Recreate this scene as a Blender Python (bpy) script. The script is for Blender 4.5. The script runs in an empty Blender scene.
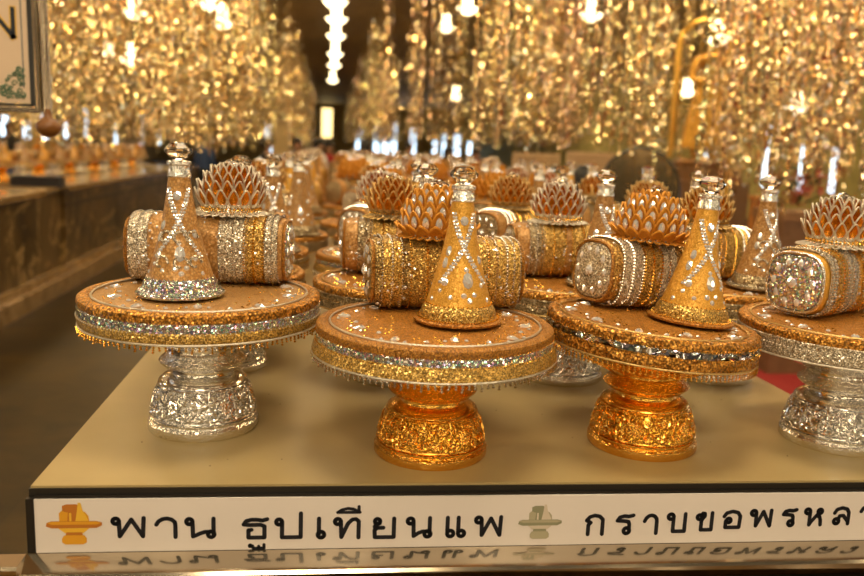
import bpy, math, random
from mathutils import Vector, Matrix
PI = math.pi
C = bpy.context.scene.collection
SC = bpy.context.scene
random.seed(7)

# ------------------------------------------------------------------ camera, world, lights, exposure
CZ = 1.45                                   # eye height above the hall floor
TZ = CZ - 0.44                              # table top height
pitch, yaw, roll = math.radians(9.837), math.radians(7.691), math.radians(2.3)
sy, cy, sp, cp = math.sin(yaw), math.cos(yaw), math.sin(pitch), math.cos(pitch)
cF = Vector((sy * cp, cy * cp, -sp)); cR = Vector((cy, -sy, 0)); cD = cF.cross(cR)
cX = cR * math.cos(roll) - cD * math.sin(roll)
cY = -(cR * math.sin(roll) + cD * math.cos(roll))
camd = bpy.data.cameras.new('camera'); cam = bpy.data.objects.new('camera', camd); C.objects.link(cam)
m3 = Matrix((cX, cY, -cF)).transposed()
cam.matrix_world = Matrix.Translation((0, 0, CZ)) @ m3.to_4x4()
camd.sensor_width = 36; camd.lens = 800 / 864 * 36; camd.clip_start = 0.02; camd.clip_end = 200
camd.dof.use_dof = True; camd.dof.focus_distance = 1.16; camd.dof.aperture_fstop = 3.6
SC.camera = cam
SC.view_settings.view_transform = 'Standard'; SC.view_settings.look = 'None'
SC.view_settings.gamma = 1; SC.view_settings.use_curve_mapping = False
SC.view_settings.exposure = 0.0

WARM = (1.0, 0.80, 0.53)
GOLDEN = (1.0, 0.72, 0.36)
world = bpy.data.worlds.new('hall_glow'); SC.world = world; world.use_nodes = True
wn, wl = world.node_tree.nodes, world.node_tree.links
wn.clear()
w_tc = wn.new('ShaderNodeTexCoord')
w_v = wn.new('ShaderNodeTexVoronoi'); w_v.inputs['Scale'].default_value = 9.0
w_r = wn.new('ShaderNodeValToRGB')
w_r.color_ramp.elements[0].position = 0.10; w_r.color_ramp.elements[0].color = (26, 20.5, 12.5, 1)
w_r.color_ramp.elements[1].position = 0.27; w_r.color_ramp.elements[1].color = (0.17, 0.128, 0.075, 1)
w_b = wn.new('ShaderNodeBackground'); w_b.inputs['Strength'].default_value = 0.75
w_o = wn.new('ShaderNodeOutputWorld')
wl.new(w_tc.outputs['Generated'], w_v.inputs['Vector']); wl.new(w_v.outputs['Distance'], w_r.inputs['Fac'])
wl.new(w_r.outputs['Color'], w_b.inputs['Color']); wl.new(w_b.outputs['Background'], w_o.inputs['Surface'])

def area_light(name, loc, size, power, target, col=WARM):
    d = bpy.data.lights.new(name, 'AREA'); d.energy = power; d.color = col
    d.shape = 'RECTANGLE'; d.size, d.size_y = size
    o = bpy.data.objects.new(name, d); C.objects.link(o); o.location = loc
    o.rotation_euler = (Vector(target) - Vector(loc)).to_track_quat('-Z', 'Y').to_euler()
    return o
area_light('added_overhead_light', (0.5, 0.8, 4.3), (1.4, 1.0), 60, (0.4, 1.6, 1.0))  # overhead lights added out of view to brighten the table and trays
area_light('added_overhead_light', (-0.3, -2.6, 4.2), (1.2, 1.0), 75, (0.2, 1.2, 1.0))  # added behind the camera to lift the sign and tray fronts
area_light('added_overhead_light', (-0.2, 3.4, 4.38), (0.9, 0.9), 20, (-0.2, 3.0, 1.0))
area_light('added_overhead_light', (0.2, 7.0, 4.40), (0.8, 5.0), 36, (0.2, 7.0, 0))
for lx in (-7.5, -4.6, -2.2, 2.6, 5.0, 7.8):
    for ly in (4.5, 9.0, 14.0, 21.0, 32.0) + ((46.0,) if abs(lx) < 3 else ()):
        area_light('added_overhead_light', (lx, ly, 4.4), (0.7, 0.7), 74 if ly < 20 else 150, (lx, ly, 0), GOLDEN)  # small bright lights added to make the mirror strings sparkle

# ------------------------------------------------------------------ materials
MATS = {}
def new_mat(name):
    m = bpy.data.materials.new(name); m.use_nodes = True
    nt = m.node_tree; b = nt.nodes['Principled BSDF']; MATS[name] = m
    return m, nt, b
def N(nt, t, **kw):
    n = nt.nodes.new(t)
    for k, v in kw.items():
        if k in n.inputs: n.inputs[k].default_value = v
        else: setattr(n, k, v)
    return n
def col4(c): return (c[0], c[1], c[2], 1)

def plain(name, c, rough=0.5, metal=0.0, bump=0.0, bscale=200, vary=0.0, emit=None, estr=0, trans=0, coat=0, spec=None, alpha=1):
    m, nt, b = new_mat(name)
    b.inputs['Base Color'].default_value = col4(c); b.inputs['Roughness'].default_value = rough
    b.inputs['Metallic'].default_value = metal; b.inputs['Transmission Weight'].default_value = trans
    b.inputs['Coat Weight'].default_value = coat; b.inputs['Alpha'].default_value = alpha
    if spec is not None: b.inputs['Specular IOR Level'].default_value = spec
    if emit: b.inputs['Emission Color'].default_value = col4(emit); b.inputs['Emission Strength'].default_value = estr
    if bump or vary:
        tc = N(nt, 'ShaderNodeTexCoord'); no = N(nt, 'ShaderNodeTexNoise', Scale=bscale, Detail=4.0)
        nt.links.new(tc.outputs['Object'], no.inputs['Vector'])
        if bump:
            bp = N(nt, 'ShaderNodeBump', Strength=bump, Distance=0.002)
            nt.links.new(no.outputs['Fac'], bp.inputs['Height']); nt.links.new(bp.outputs['Normal'], b.inputs['Normal'])
        if vary:
            mx = N(nt, 'ShaderNodeMix', data_type='RGBA')
            mx.inputs[6].default_value = col4([x * (1 - vary) for x in c]); mx.inputs[7].default_value = col4([min(1, x * (1 + vary)) for x in c])
            nt.links.new(no.outputs['Fac'], mx.inputs[0]); nt.links.new(mx.outputs[2], b.inputs['Base Color'])
    return m

def sequin(name, c1, c2, scale, tilt=1.0, metal=1.0, rough=0.2, iri=0.0, gap=0.5):
    """a cloth sewn with little discs, each tipped its own way"""
    m, nt, b = new_mat(name); L = nt.links.new
    tc = N(nt, 'ShaderNodeTexCoord'); v = N(nt, 'ShaderNodeTexVoronoi', Scale=scale)
    L(tc.outputs['Object'], v.inputs['Vector'])
    g = N(nt, 'ShaderNodeNewGeometry')
    s = N(nt, 'ShaderNodeVectorMath', operation='SUBTRACT'); s.inputs[1].default_value = (0.5, 0.5, 0.5)
    L(v.outputs['Color'], s.inputs[0])
    k = N(nt, 'ShaderNodeVectorMath', operation='SCALE'); k.inputs['Scale'].default_value = tilt; L(s.outputs[0], k.inputs[0])
    a = N(nt, 'ShaderNodeVectorMath', operation='ADD'); L(g.outputs['Normal'], a.inputs[0]); L(k.outputs[0], a.inputs[1])
    n = N(nt, 'ShaderNodeVectorMath', operation='NORMALIZE'); L(a.outputs[0], n.inputs[0]); L(n.outputs[0], b.inputs['Normal'])
    sep = N(nt, 'ShaderNodeSeparateColor'); L(v.outputs['Color'], sep.inputs[0])
    mx = N(nt, 'ShaderNodeMix', data_type='RGBA'); mx.inputs[6].default_value = col4(c1); mx.inputs[7].default_value = col4(c2)
    L(sep.outputs[0], mx.inputs[0]); out = mx.outputs[2]
    if iri:
        hs = N(nt, 'ShaderNodeCombineColor', mode='HSV'); L(sep.outputs[1], hs.inputs[0]); hs.inputs[1].default_value = 0.75; hs.inputs[2].default_value = 1
        m2 = N(nt, 'ShaderNodeMix', data_type='RGBA'); fac = N(nt, 'ShaderNodeMath', operation='MULTIPLY'); L(sep.outputs[2], fac.inputs[0]); fac.inputs[1].default_value = iri
        L(fac.outputs[0], m2.inputs[0]); L(out, m2.inputs[6]); L(hs.outputs[0], m2.inputs[7]); out = m2.outputs[2]
    if gap:
        r = N(nt, 'ShaderNodeMapRange'); r.inputs[1].default_value = 0.42; r.inputs[2].default_value = 0.62; r.inputs[3].default_value = 1; r.inputs[4].default_value = 1 - gap
        L(v.outputs['Distance'], r.inputs[0])
        m3 = N(nt, 'ShaderNodeMix', data_type='RGBA'); m3.blend_type = 'MULTIPLY'; m3.inputs[0].default_value = 1
        L(out, m3.inputs[6]); L(r.outputs[0], m3.inputs[7]); out = m3.outputs[2]
    L(out, b.inputs['Base Color']); b.inputs['Metallic'].default_value = metal; b.inputs['Roughness'].default_value = rough
    return m

def relief(name, c, rough, scale, strength=0.9, c2=None):
    """embossed metal: raised scrolls"""
    m, nt, b = new_mat(name); L = nt.links.new
    tc = N(nt, 'ShaderNodeTexCoord')
    no = N(nt, 'ShaderNodeTexNoise', Scale=scale * 0.7, Detail=1.0); L(tc.outputs['Object'], no.inputs['Vector'])
    ad = N(nt, 'ShaderNodeVectorMath', operation='SCALE'); ad.inputs['Scale'].default_value = 0.9 / scale; L(no.outputs['Color'], ad.inputs[0])
    a2 = N(nt, 'ShaderNodeVectorMath', operation='ADD'); L(tc.outputs['Object'], a2.inputs[0]); L(ad.outputs[0], a2.inputs[1])
    v = N(nt, 'ShaderNodeTexVoronoi', Scale=scale, feature='SMOOTH_F1'); L(a2.outputs[0], v.inputs['Vector'])
    sn = N(nt, 'ShaderNodeMath', operation='MULTIPLY'); L(v.outputs['Distance'], sn.inputs[0]); sn.inputs[1].default_value = 13.0
    si = N(nt, 'ShaderNodeMath', operation='SINE'); L(sn.outputs[0], si.inputs[0])
    bp = N(nt, 'ShaderNodeBump', Strength=strength, Distance=0.003); L(si.outputs[0], bp.inputs['Height']); L(bp.outputs['Normal'], b.inputs['Normal'])
    b.inputs['Base Color'].default_value = col4(c); b.inputs['Metallic'].default_value = 1; b.inputs['Roughness'].default_value = rough
    return m

def stone(name, c1, c2, scale, rough, tile=None, vein=None, coat=0.0):
    m, nt, b = new_mat(name); L = nt.links.new
    tc = N(nt, 'ShaderNodeTexCoord')
    no = N(nt, 'ShaderNodeTexNoise', Scale=scale, Detail=7.0, Roughness=0.62, Distortion=1.3); L(tc.outputs['Object'], no.inputs['Vector'])
    r = N(nt, 'ShaderNodeValToRGB'); r.color_ramp.elements[0].position = 0.32; r.color_ramp.elements[1].position = 0.68
    r.color_ramp.elements[0].color = col4(c1); r.color_ramp.elements[1].color = col4(c2); L(no.outputs['Fac'], r.inputs[0]); out = r.outputs[0]
    if vein:
        w = N(nt, 'ShaderNodeTexNoise', Scale=scale * 0.6, Detail=5.0, Distortion=2.5); L(tc.outputs['Object'], w.inputs['Vector'])
        rr = N(nt, 'ShaderNodeValToRGB'); e = rr.color_ramp.elements
        e[0].position = 0.48; e[0].color = (0, 0, 0, 1); e[1].position = 0.52; e[1].color = (0, 0, 0, 1)
        x = e.new(0.5); x.color = (1, 1, 1, 1); L(w.outputs['Fac'], rr.inputs[0])
        mx = N(nt, 'ShaderNodeMix', data_type='RGBA'); L(rr.outputs[0], mx.inputs[0]); L(out, mx.inputs[6]); mx.inputs[7].default_value = col4(vein); out = mx.outputs[2]
    if tile:
        br = N(nt, 'ShaderNodeTexBrick'); br.offset = 0; br.inputs['Scale'].default_value = 1.0
        br.inputs['Brick Width'].default_value = tile; br.inputs['Row Height'].default_value = tile; br.inputs['Mortar Size'].default_value = 0.004
        br.inputs['Color1'].default_value = (1, 1, 1, 1); br.inputs['Color2'].default_value = (0.72, 0.72, 0.72, 1); br.inputs['Mortar'].default_value = (0.45, 0.45, 0.45, 1)
        L(tc.outputs['Object'], br.inputs['Vector'])
        mx = N(nt, 'ShaderNodeMix', data_type='RGBA'); mx.blend_type = 'MULTIPLY'; mx.inputs[0].default_value = 1; L(out, mx.inputs[6]); L(br.outputs['Color'], mx.inputs[7]); out = mx.outputs[2]
    L(out, b.inputs['Base Color']); b.inputs['Roughness'].default_value = rough; b.inputs['Coat Weight'].default_value = coat
    return m

M_GOLD = plain('polished_gold', (0.95, 0.54, 0.11), 0.2, 1.0, bump=0.06, bscale=60)
M_GOLDR = relief('embossed_gold', (0.95, 0.54, 0.11), 0.2, 70, 0.45)
M_SILV = plain('polished_silver', (0.86, 0.84, 0.80), 0.16, 1.0, bump=0.05, bscale=60)
M_SILVR = relief('embossed_silver', (0.88, 0.86, 0.82), 0.2, 70, 0.45)
M_GOLDB = relief('beaded_gold', (0.95, 0.54, 0.11), 0.2, 190, 0.2)
M_SILVB = relief('beaded_silver', (0.88, 0.86, 0.82), 0.2, 190, 0.2)
M_GOLDD = relief('patinated_gold_ground', (0.74, 0.37, 0.05), 0.26, 120, 0.5)  # darker patina in the ground behind the raised scrollwork
M_SILVD = relief('patinated_silver_ground', (0.60, 0.58, 0.55), 0.26, 120, 0.5)  # same darker patina, on the silver feet
M_VEL = sequin('amber_velvet', (0.36, 0.13, 0.012), (0.60, 0.27, 0.035), 560, 0.8, 0.25, 0.5, gap=0.6)
M_VELT = sequin('amber_cloth_with_glitter', (0.42, 0.16, 0.02), (0.68, 0.30, 0.05), 420, 0.7, 0.35, 0.45, gap=0.55)
M_PALE = sequin('pale_brocade', (0.36, 0.16, 0.035), (0.58, 0.33, 0.115), 480, 0.6, 0.2, 0.45, gap=0.35)
M_PEACH = sequin('peach_satin', (0.44, 0.20, 0.045), (0.62, 0.35, 0.12), 300, 0.4, 0.25, 0.42, gap=0.3)
M_OLDG = sequin('old_gold_lace', (0.34, 0.18, 0.035), (0.82, 0.56, 0.20), 480, 1.0, 0.6, 0.28, gap=0.75)
M_GCLOTH = sequin('golden_cloth', (0.62, 0.30, 0.035), (0.80, 0.43, 0.07), 600, 0.45, 0.45, 0.42, gap=0.15)
M_GLACE = sequin('gold_lace', (0.56, 0.30, 0.05), (0.95, 0.62, 0.18), 520, 0.9, 0.62, 0.28, gap=0.7)
M_SLACE = sequin('silver_lace', (0.60, 0.48, 0.32), (0.98, 0.88, 0.70), 520, 0.9, 0.55, 0.25, gap=0.65)
M_HOLO = sequin('silver_sequin_ribbon', (0.72, 0.71, 0.72), (0.98, 0.97, 1.0), 360, 1.0, 0.85, 0.12, iri=0.6, gap=0.4)
M_MIRR = sequin('mirror_tile_ribbon', (0.70, 0.72, 0.78), (0.95, 0.95, 1.0), 120, 0.7, 1.0, 0.06, iri=0.25, gap=0.6)
M_BRAID = sequin('orange_gold_braid', (0.55, 0.20, 0.02), (0.90, 0.45, 0.08), 330, 1.1, 0.6, 0.35, gap=0.7)
M_BROWN = sequin('bronze_sequin_cloth', (0.40, 0.19, 0.035), (0.78, 0.46, 0.12), 480, 0.9, 0.65, 0.3, gap=0.65)
M_SGREY = sequin('tarnished_silver_lace', (0.34, 0.25, 0.13), (0.70, 0.55, 0.32), 460, 0.9, 0.7, 0.3, gap=0.65)
M_GEM = plain('rhinestone', (0.97, 0.96, 0.96), 0.05, 0.65)
M_AMBER = plain('amber_foil', (0.66, 0.25, 0.015), 0.2, 0.75)
M_RIMS = plain('silver_cord', (0.66, 0.60, 0.50), 0.3, 0.8, bump=0.6, bscale=700)
M_RIMG = plain('orange_gold_felt', (0.62, 0.27, 0.028), 0.5, 0.35, bump=0.4, bscale=500, vary=0.3)
M_RIMO = plain('old_gold_cord', (0.62, 0.42, 0.16), 0.35, 0.85, bump=0.5, bscale=700)
M_GBEAD = plain('gold_bead', (0.95, 0.55, 0.10), 0.15, 1.0)
M_SBEAD = plain('silver_bead', (0.85, 0.82, 0.78), 0.15, 1.0)
M_GLASS = plain('cut_crystal', (1, 0.97, 0.92), 0.02, 0.0, trans=1.0)

# ------------------------------------------------------------------ mesh building
class MB:
    def __init__(s): s.v = []; s.f = []; s.m = []; s.cur = 0
    def add(s, vs, fs, T=None):
        n = len(s.v)
        s.v += [tuple(T @ Vector(p)) for p in vs] if T is not None else [tuple(p) for p in vs]
        s.f += [tuple(i + n for i in f) for f in fs]; s.m += [s.cur] * len(fs)
    def box(s, a, b, T=None):
        (x0, y0, z0), (x1, y1, z1) = a, b
        vs = [(x0, y0, z0), (x1, y0, z0), (x1, y1, z0), (x0, y1, z0), (x0, y0, z1), (x1, y0, z1), (x1, y1, z1), (x0, y1, z1)]
        s.add(vs, [(0, 3, 2, 1), (4, 5, 6, 7), (0, 1, 5, 4), (1, 2, 6, 5), (2, 3, 7, 6), (3, 0, 4, 7)], T)
    def rings(s, rings, T=None, close=True, caps=(True, True)):
        n = len(rings[0]); vs = [p for r in rings for p in r]; fs = []
        for i in range(len(rings) - 1):
            for j in range(n if close else n - 1):
                k = (j + 1) % n
                fs.append((i * n + j, i * n + k, (i + 1) * n + k, (i + 1) * n + j))
        if caps[0]: fs.append(tuple(range(n - 1, -1, -1)))
        if caps[1]: fs.append(tuple((len(rings) - 1) * n + j for j in range(n)))
        s.add(vs, fs, T)
    def lathe(s, prof, n=48, T=None, caps=(True, True)):
        s.rings([[(r * math.cos(2 * PI * j / n), r * math.sin(2 * PI * j / n), z) for j in range(n)] for r, z in prof], T, True, caps)
    def tube(s, pts, r, n=6, closed=False, T=None):
        P = [Vector(p) for p in pts]; R = []
        L = len(P); up = None
        for i in range(L):
            a = P[(i - 1) % L] if (closed or i > 0) else P[i]; b = P[(i + 1) % L] if (closed or i < L - 1) else P[i]
            t = (b - a).normalized()
            if up is None: up = Vector((0, 0, 1)) if abs(t.z) < 0.9 else Vector((1, 0, 0))
            u = t.cross(up).normalized(); w = u.cross(t).normalized(); up = w
            rr = r[i] if isinstance(r, (list, tuple)) else r
            R.append([tuple(P[i] + (u * math.cos(2 * PI * j / n) + w * math.sin(2 * PI * j / n)) * rr) for j in range(n)])
        if closed: R.append(R[0])
        s.rings(R, T, True, (not closed, not closed))
    def bead(s, c, r):
        x, y, z = c
        s.add([(x + r, y, z), (x - r, y, z), (x, y + r, z), (x, y - r, z), (x, y, z + r), (x, y, z - r)],
              [(0, 2, 4), (2, 1, 4), (1, 3, 4), (3, 0, 4), (2, 0, 5), (1, 2, 5), (3, 1, 5), (0, 3, 5)])
    def gem(s, c, nrm, r, ln=1.0, up=(0, 0, 1), n=8):
        """faceted stone glued on a surface: table, crown, girdle"""
        nrm = Vector(nrm).normalized(); up = Vector(up); u = up.cross(nrm)
        if u.length < 1e-4: u = Vector((1, 0, 0)).cross(nrm)
        u.normalize(); w = nrm.cross(u)
        def ring(k, h):
            out = []
            for j in range(n):
                a = 2 * PI * (j + (0.5 if k < .8 else 0)) / n
                q = math.sin(a); e = ln * (1 + (0.35 if ln > 1.2 and q > 0.5 else 0))
                out.append(tuple(Vector(c) + u * (math.cos(a) * r * k) + w * (q * r * k * e) + nrm * (h * r)))
            return out
        s.rings([ring(1, -0.1), ring(1, 0.18), ring(0.42, 0.62)], None, True, (True, True))
    def mesh(s, name, mats, smooth=False):
        me = bpy.data.meshes.new(name); me.from_pydata(s.v, [], s.f)
        for m in (mats if isinstance(mats, (list, tuple)) else [mats]): me.materials.append(m)
        if any(s.m): me.polygons.foreach_set('material_index', s.m)
        if smooth: me.polygons.foreach_set('use_smooth', [True] * len(me.polygons))
        me.update(); return me
    def build(s, name, mats, parent=None, smooth=False, loc=None):
        o = bpy.data.objects.new(name, s.mesh(name, mats, smooth)); C.objects.link(o)
        if parent: o.parent = parent
        if loc: o.location = loc
        return o

def tag(o, label=None, cat=None, group=None, kind=None):
    if label: o['label'] = label
    if cat: o['category'] = cat
    if group: o['group'] = group
    if kind: o['kind'] = kind
    return o
def thing(name, label, cat, loc=(0, 0, 0), rz=0, group=None):
    o = bpy.data.objects.new(name, None); C.objects.link(o); o.location = loc; o.rotation_euler = (0, 0, rz); o.empty_display_size = 0.05
    return tag(o, label, cat, group)
def smooth_by_angle(o, deg=35):
    me = o.data
    me.polygons.foreach_set('use_smooth', [True] * len(me.polygons))
    try: me.set_sharp_from_angle(angle=math.radians(deg))
    except Exception: pass
    return o

class Kit:
    """collects the parts of one kind of thing; build() makes either an Empty with parts or one joined mesh"""
    def __init__(s): s.parts = []
    def part(s, name, mat, smooth=True, parent=None, label=None):
        mb = MB(); s.parts.append([name, mat, mb, smooth, parent, label]); return mb
    def build(s, name, flat=False):
        if flat:
            M = MB(); mats = []; sm = []
            for nm, mat, mb, smo, par, lab in s.parts:
                for mt in (mat if isinstance(mat, (list, tuple)) else [mat]):
                    if mt not in mats: mats.append(mt)
                ml = mat if isinstance(mat, (list, tuple)) else [mat]
                k = len(M.v); M.v += mb.v; M.f += [tuple(i + k for i in f) for f in mb.f]
                M.m += [mats.index(ml[i]) for i in mb.m]; sm += [smo] * len(mb.f)
            o = M.build(name, mats); o.data.polygons.foreach_set('use_smooth', sm)
            try: o.data.set_sharp_from_angle(angle=math.radians(40))
            except Exception: pass
            return o
        root = thing(name, None, None); made = {}
        for nm, mat, mb, smo, par, lab in s.parts:
            o = mb.build(nm, mat, made.get(par, root) if par else root)
            if smo: smooth_by_angle(o, 40)
            if lab: o['label'] = lab
            made[nm] = o
        return root
KIDS = {}
def copy_tree(o, parent=None):
    c = o.copy(); C.objects.link(c)
    if parent is not None: c.parent = parent
    for ch in o.children: copy_tree(ch, c)
    return c
class Proto:
    """the first placing moves the prototype itself; later placings copy it"""
    def __init__(s, make): s.make = make; s.o = None; s.used = False
    def place(s, loc, rz, label, cat, group=None, tilt=(0, 0), scale=1):
        if s.o is None: s.o = s.make()
        o = s.o if not s.used else copy_tree(s.o)
        s.used = True
        o.location = loc; o.rotation_euler = (tilt[0], tilt[1], rz); o.scale = (scale,) * 3
        for k in ('label', 'category', 'group'):
            if k in o: del o[k]
        return tag(o, label, cat, group)

# ------------------------------------------------------------------ the hall
M_FLOOR = stone('brown_marble_floor', (0.018, 0.009, 0.0008), (0.060, 0.032, 0.004), 2.2, 0.4, tile=0.6)
M_FLOOR.node_tree.nodes['Principled BSDF'].inputs['Specular IOR Level'].default_value = 0.14
M_CNT = stone('brown_marble_panel', (0.035, 0.019, 0.004), (0.150, 0.088, 0.025), 1.6, 0.36, vein=(0.40, 0.27, 0.11))
M_CNT.node_tree.nodes['Principled BSDF'].inputs['Specular IOR Level'].default_value = 0.25
M_CTOP = stone('pale_marble_slab', (0.15, 0.085, 0.028), (0.32, 0.20, 0.08), 5.0, 0.25)
M_WALL = plain('gilded_wall', (0.44, 0.29, 0.09), 0.5, 0.3, bump=0.4, bscale=3, vary=0.55)
M_WALLG = plain('greenish_gilded_wall', (0.36, 0.30, 0.10), 0.85, 0.0, bump=0.4, bscale=3, vary=0.5)
M_CEIL = plain('dark_wood_ceiling', (0.42, 0.27, 0.11), 0.6, 0.0, bump=0.3, bscale=4, vary=0.4)
M_RED = plain('red_carpet', (0.22, 0.005, 0.004), 0.95, 0.0, bump=0.6, bscale=300, vary=0.25)

def struct(name, mb, mat, smooth=False):
    o = mb.build(name, mat, smooth=smooth); o['kind'] = 'structure'; return o
CH = CZ + 3.0
b = MB(); b.box((-11, -0.5, -0.2), (11, 61, 0)); struct('floor', b, M_FLOOR)
b = MB(); b.box((-11, 2.0, CH), (11, 61, CH + 0.2)); struct('ceiling', b, M_CEIL)
b = MB(); b.box((-11, 61, 0), (11, 61.2, CH)); struct('wall_back', b, M_WALL)
b = MB(); b.box((-11.2, 2.0, 0), (-11, 61.2, CH)); struct('wall_left', b, M_WALL)
b = MB(); b.box((11, 2.0, 0), (11.2, 61.2, CH)); struct('wall_right', b, M_WALLG)
b = MB(); b.box((0.98, 1.02, 0), (4.3, 8.1, 0.004)); tag(b.build('red_carpet', M_RED), 'red carpet runner on the floor along the right side of the table', 'carpet')

# daylight slits in the far and side walls
M_DAY = plain('daylight_pane', (0.8, 0.9, 1), 0.3, emit=(0.62, 0.82, 1.0), estr=3.2)
M_WARMPANE = plain('lamplit_pane', (1, 0.8, 0.4), 0.3, emit=(1.0, 0.72, 0.28), estr=3.0)
wins = []
def window(P, w, h, wall, mat=M_DAY):
    """P: centre; a slim pane in a frame set on the wall"""
    i = len(wins) + 1
    fr = MB(); pn = MB()
    if wall == 'back':
        x, z = P; y = 60.97; t = 0.04
        for q in ((x - w / 2 - t, z - h / 2 - t, x - w / 2, z + h / 2 + t), (x + w / 2, z - h / 2 - t, x + w / 2 + t, z + h / 2 + t), (x - w / 2, z + h / 2, x + w / 2, z + h / 2 + t), (x - w / 2, z - h / 2 - t, x + w / 2, z - h / 2)):
            fr.box((q[0], y - 0.03, q[1]), (q[2], y + 0.03, q[3]))
        pn.box((x - w / 2, y - 0.005, z - h / 2), (x + w / 2, y + 0.03, z + h / 2))
    else:
        sgn = -1 if wall == 'left' else 1
        y, z = P; X = sgn * 10.97; t = 0.04
        for q in ((y - w / 2 - t, z - h / 2 - t, y - w / 2, z + h / 2 + t), (y + w / 2, z - h / 2 - t, y + w / 2 + t, z + h / 2 + t), (y - w / 2, z + h / 2, y + w / 2, z + h / 2 + t), (y - w / 2, z - h / 2 - t, y + w / 2, z - h / 2)):
            fr.box((X - 0.03, q[0], q[1]), (X + 0.03, q[2], q[3]))
        pn.box((X - 0.005 if sgn > 0 else X - 0.03, y - w / 2, z - h / 2), (X + 0.03 if sgn > 0 else X + 0.005, y + w / 2, z + h / 2))
    f = struct('window_%d' % i, fr, M_CEIL); pn.build('pane', mat, f); wins.append(f)
for px, w, h, z in ((358, .45, 2.6, 1.5), (375, .40, 2.9, 1.6), (384, .45, 3.2, 1.75), (392, .42, 3.2, 1.75), (411, .40, 2.6, 1.6), (455, .5, 2.2, 1.5), (433, .3, 1.6, 1.3), (442, .25, 2.0, 1.6), (468, .3, 1.8, 1.2), (487, .35, 2.4, 1.5), (498, .25, 1.6, 1.4), (271, .5, 2.6, 1.5)):
    window(((px - 328) / 800 * 61, z), w, h, 'back')
for y, z, h in ((50.0, 1.9, 1.9), (39.0, 1.95, 1.4), (33.5, 1.75, 1.0), (29.5, 1.6, .8), (26.5, 1.7, .7), (31.5, 1.55, .6), (36.0, 1.7, .8), (44.0, 1.6, 1.0), (55.0, 1.7, 1.3)): window((y, z), .7, h, 'left')
for y, z, h in ((16.4, 1.35, 1.0), (17.6, 1.35, 1.1), (19.2, 1.6, 1.5), (22.5, 1.35, 1.0)): window((y, z), 0.22, h, 'right')
window((-0.1, 3.05), .75, 2.1, 'back', M_WARMPANE)
for y in (5.0, 8.6): window((y, 1.7), 1.3, 1.7, 'right')  # glowing panes added out of view for blue-white glints on the leaves
for y in (5.0, 9.0): window((y, 1.7), 1.3, 1.7, 'left')  # their left-hand counterparts, also unseen and added for the glints

# ------------------------------------------------------------------ the display table
FY = lambda x: 1.003 - 0.0205 * x            # its front edge is a touch out of square
XL, XR, YB = -0.366, 0.895, 8.3
M_TOP = plain('cream_painted_top', (0.40, 0.30, 0.135), 0.33, 0.0, bump=0.03, bscale=9, vary=0.12)
M_BLACK = plain('black_edge_trim', (0.012, 0.010, 0.008), 0.3)
M_BODY = plain('dark_table_skirt', (0.05, 0.032, 0.015), 0.4)
def slab(mb, x0, x1, y0off, y1, z0, z1):
    vs = [(x0, FY(x0) + y0off, z0), (x1, FY(x1) + y0off, z0), (x1, y1, z0), (x0, y1, z0)]
    vs += [(x, y, z1) for x, y, _ in vs]
    mb.add(vs, [(0, 3, 2, 1), (4, 5, 6, 7), (0, 1, 5, 4), (1, 2, 6, 5), (2, 3, 7, 6), (3, 0, 4, 7)])
table = thing('display_table', 'long cream topped display table with black trim carrying rows of offering trays', 'table', (0, 0, 0))
b = MB(); slab(b, XL, XR, 0.0, YB, TZ - 0.003, TZ); b.build('table_top', M_TOP, table)
b = MB(); slab(b, XL - 0.002, XR + 0.002, -0.002, YB + 0.002, TZ - 0.018, TZ - 0.003); b.build('edge_trim', M_BLACK, table)
b = MB(); slab(b, XL + 0.004, XR - 0.004, 0.012, YB, 0, TZ - 0.018); b.build('table_body', M_BODY, table)
rng = random.Random(4); b = MB()
for i in range(26):
    x, y, r = rng.uniform(XL + .03, XR - .05), rng.uniform(1.03, 1.6), rng.uniform(.0006, .0016)
    b.lathe([(r, TZ + 0.0001), (r, TZ + 0.0004)], 6, Matrix.Translation((x, y, 0)))
sp_ = b.build('specks', plain('dark_speck', (0.05, 0.03, 0.02), 0.7), table); sp_['kind'] = 'stuff'

# sign panel on the front
SGN = Matrix(((1, 0, 0, 0), (-0.0205, 1, 0, 1.003), (0, 0, 1, 0), (0, 0, 0, 1)))   # (x, offset, z) on the table front
sx = lambda px: -0.3625 + (px - 35) * (0.790 + 0.3625) / 829     # filled in below by projection
M_PANEL = plain('white_acrylic', (0.76, 0.70, 0.67), 0.3, coat=0.3, vary=0.05, bscale=7)
M_INK = plain('black_lettering', (0.006, 0.008, 0.016), 0.4)
sign = thing('table_sign', 'long white sign with black writing along the front of the display table', 'sign', (0, 0, 0))
PZ1, PZ0 = TZ - 0.0145, TZ - 0.087
PX0, PX1 = -0.360, 0.90
b = MB(); b.box((PX0, -0.009, PZ0), (PX1, -0.0025, PZ1), SGN); b.build('panel', M_PANEL, sign)
b = MB(); b.box((PX0 - 0.010, -0.010, PZ0), (PX0, -0.0025, PZ1 + 0.001), SGN); b.box((PX0, -0.007, PZ1), (PX1, -0.0025, PZ1 + 0.003), SGN)
b.build('frame', M_BLACK, sign)

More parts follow.
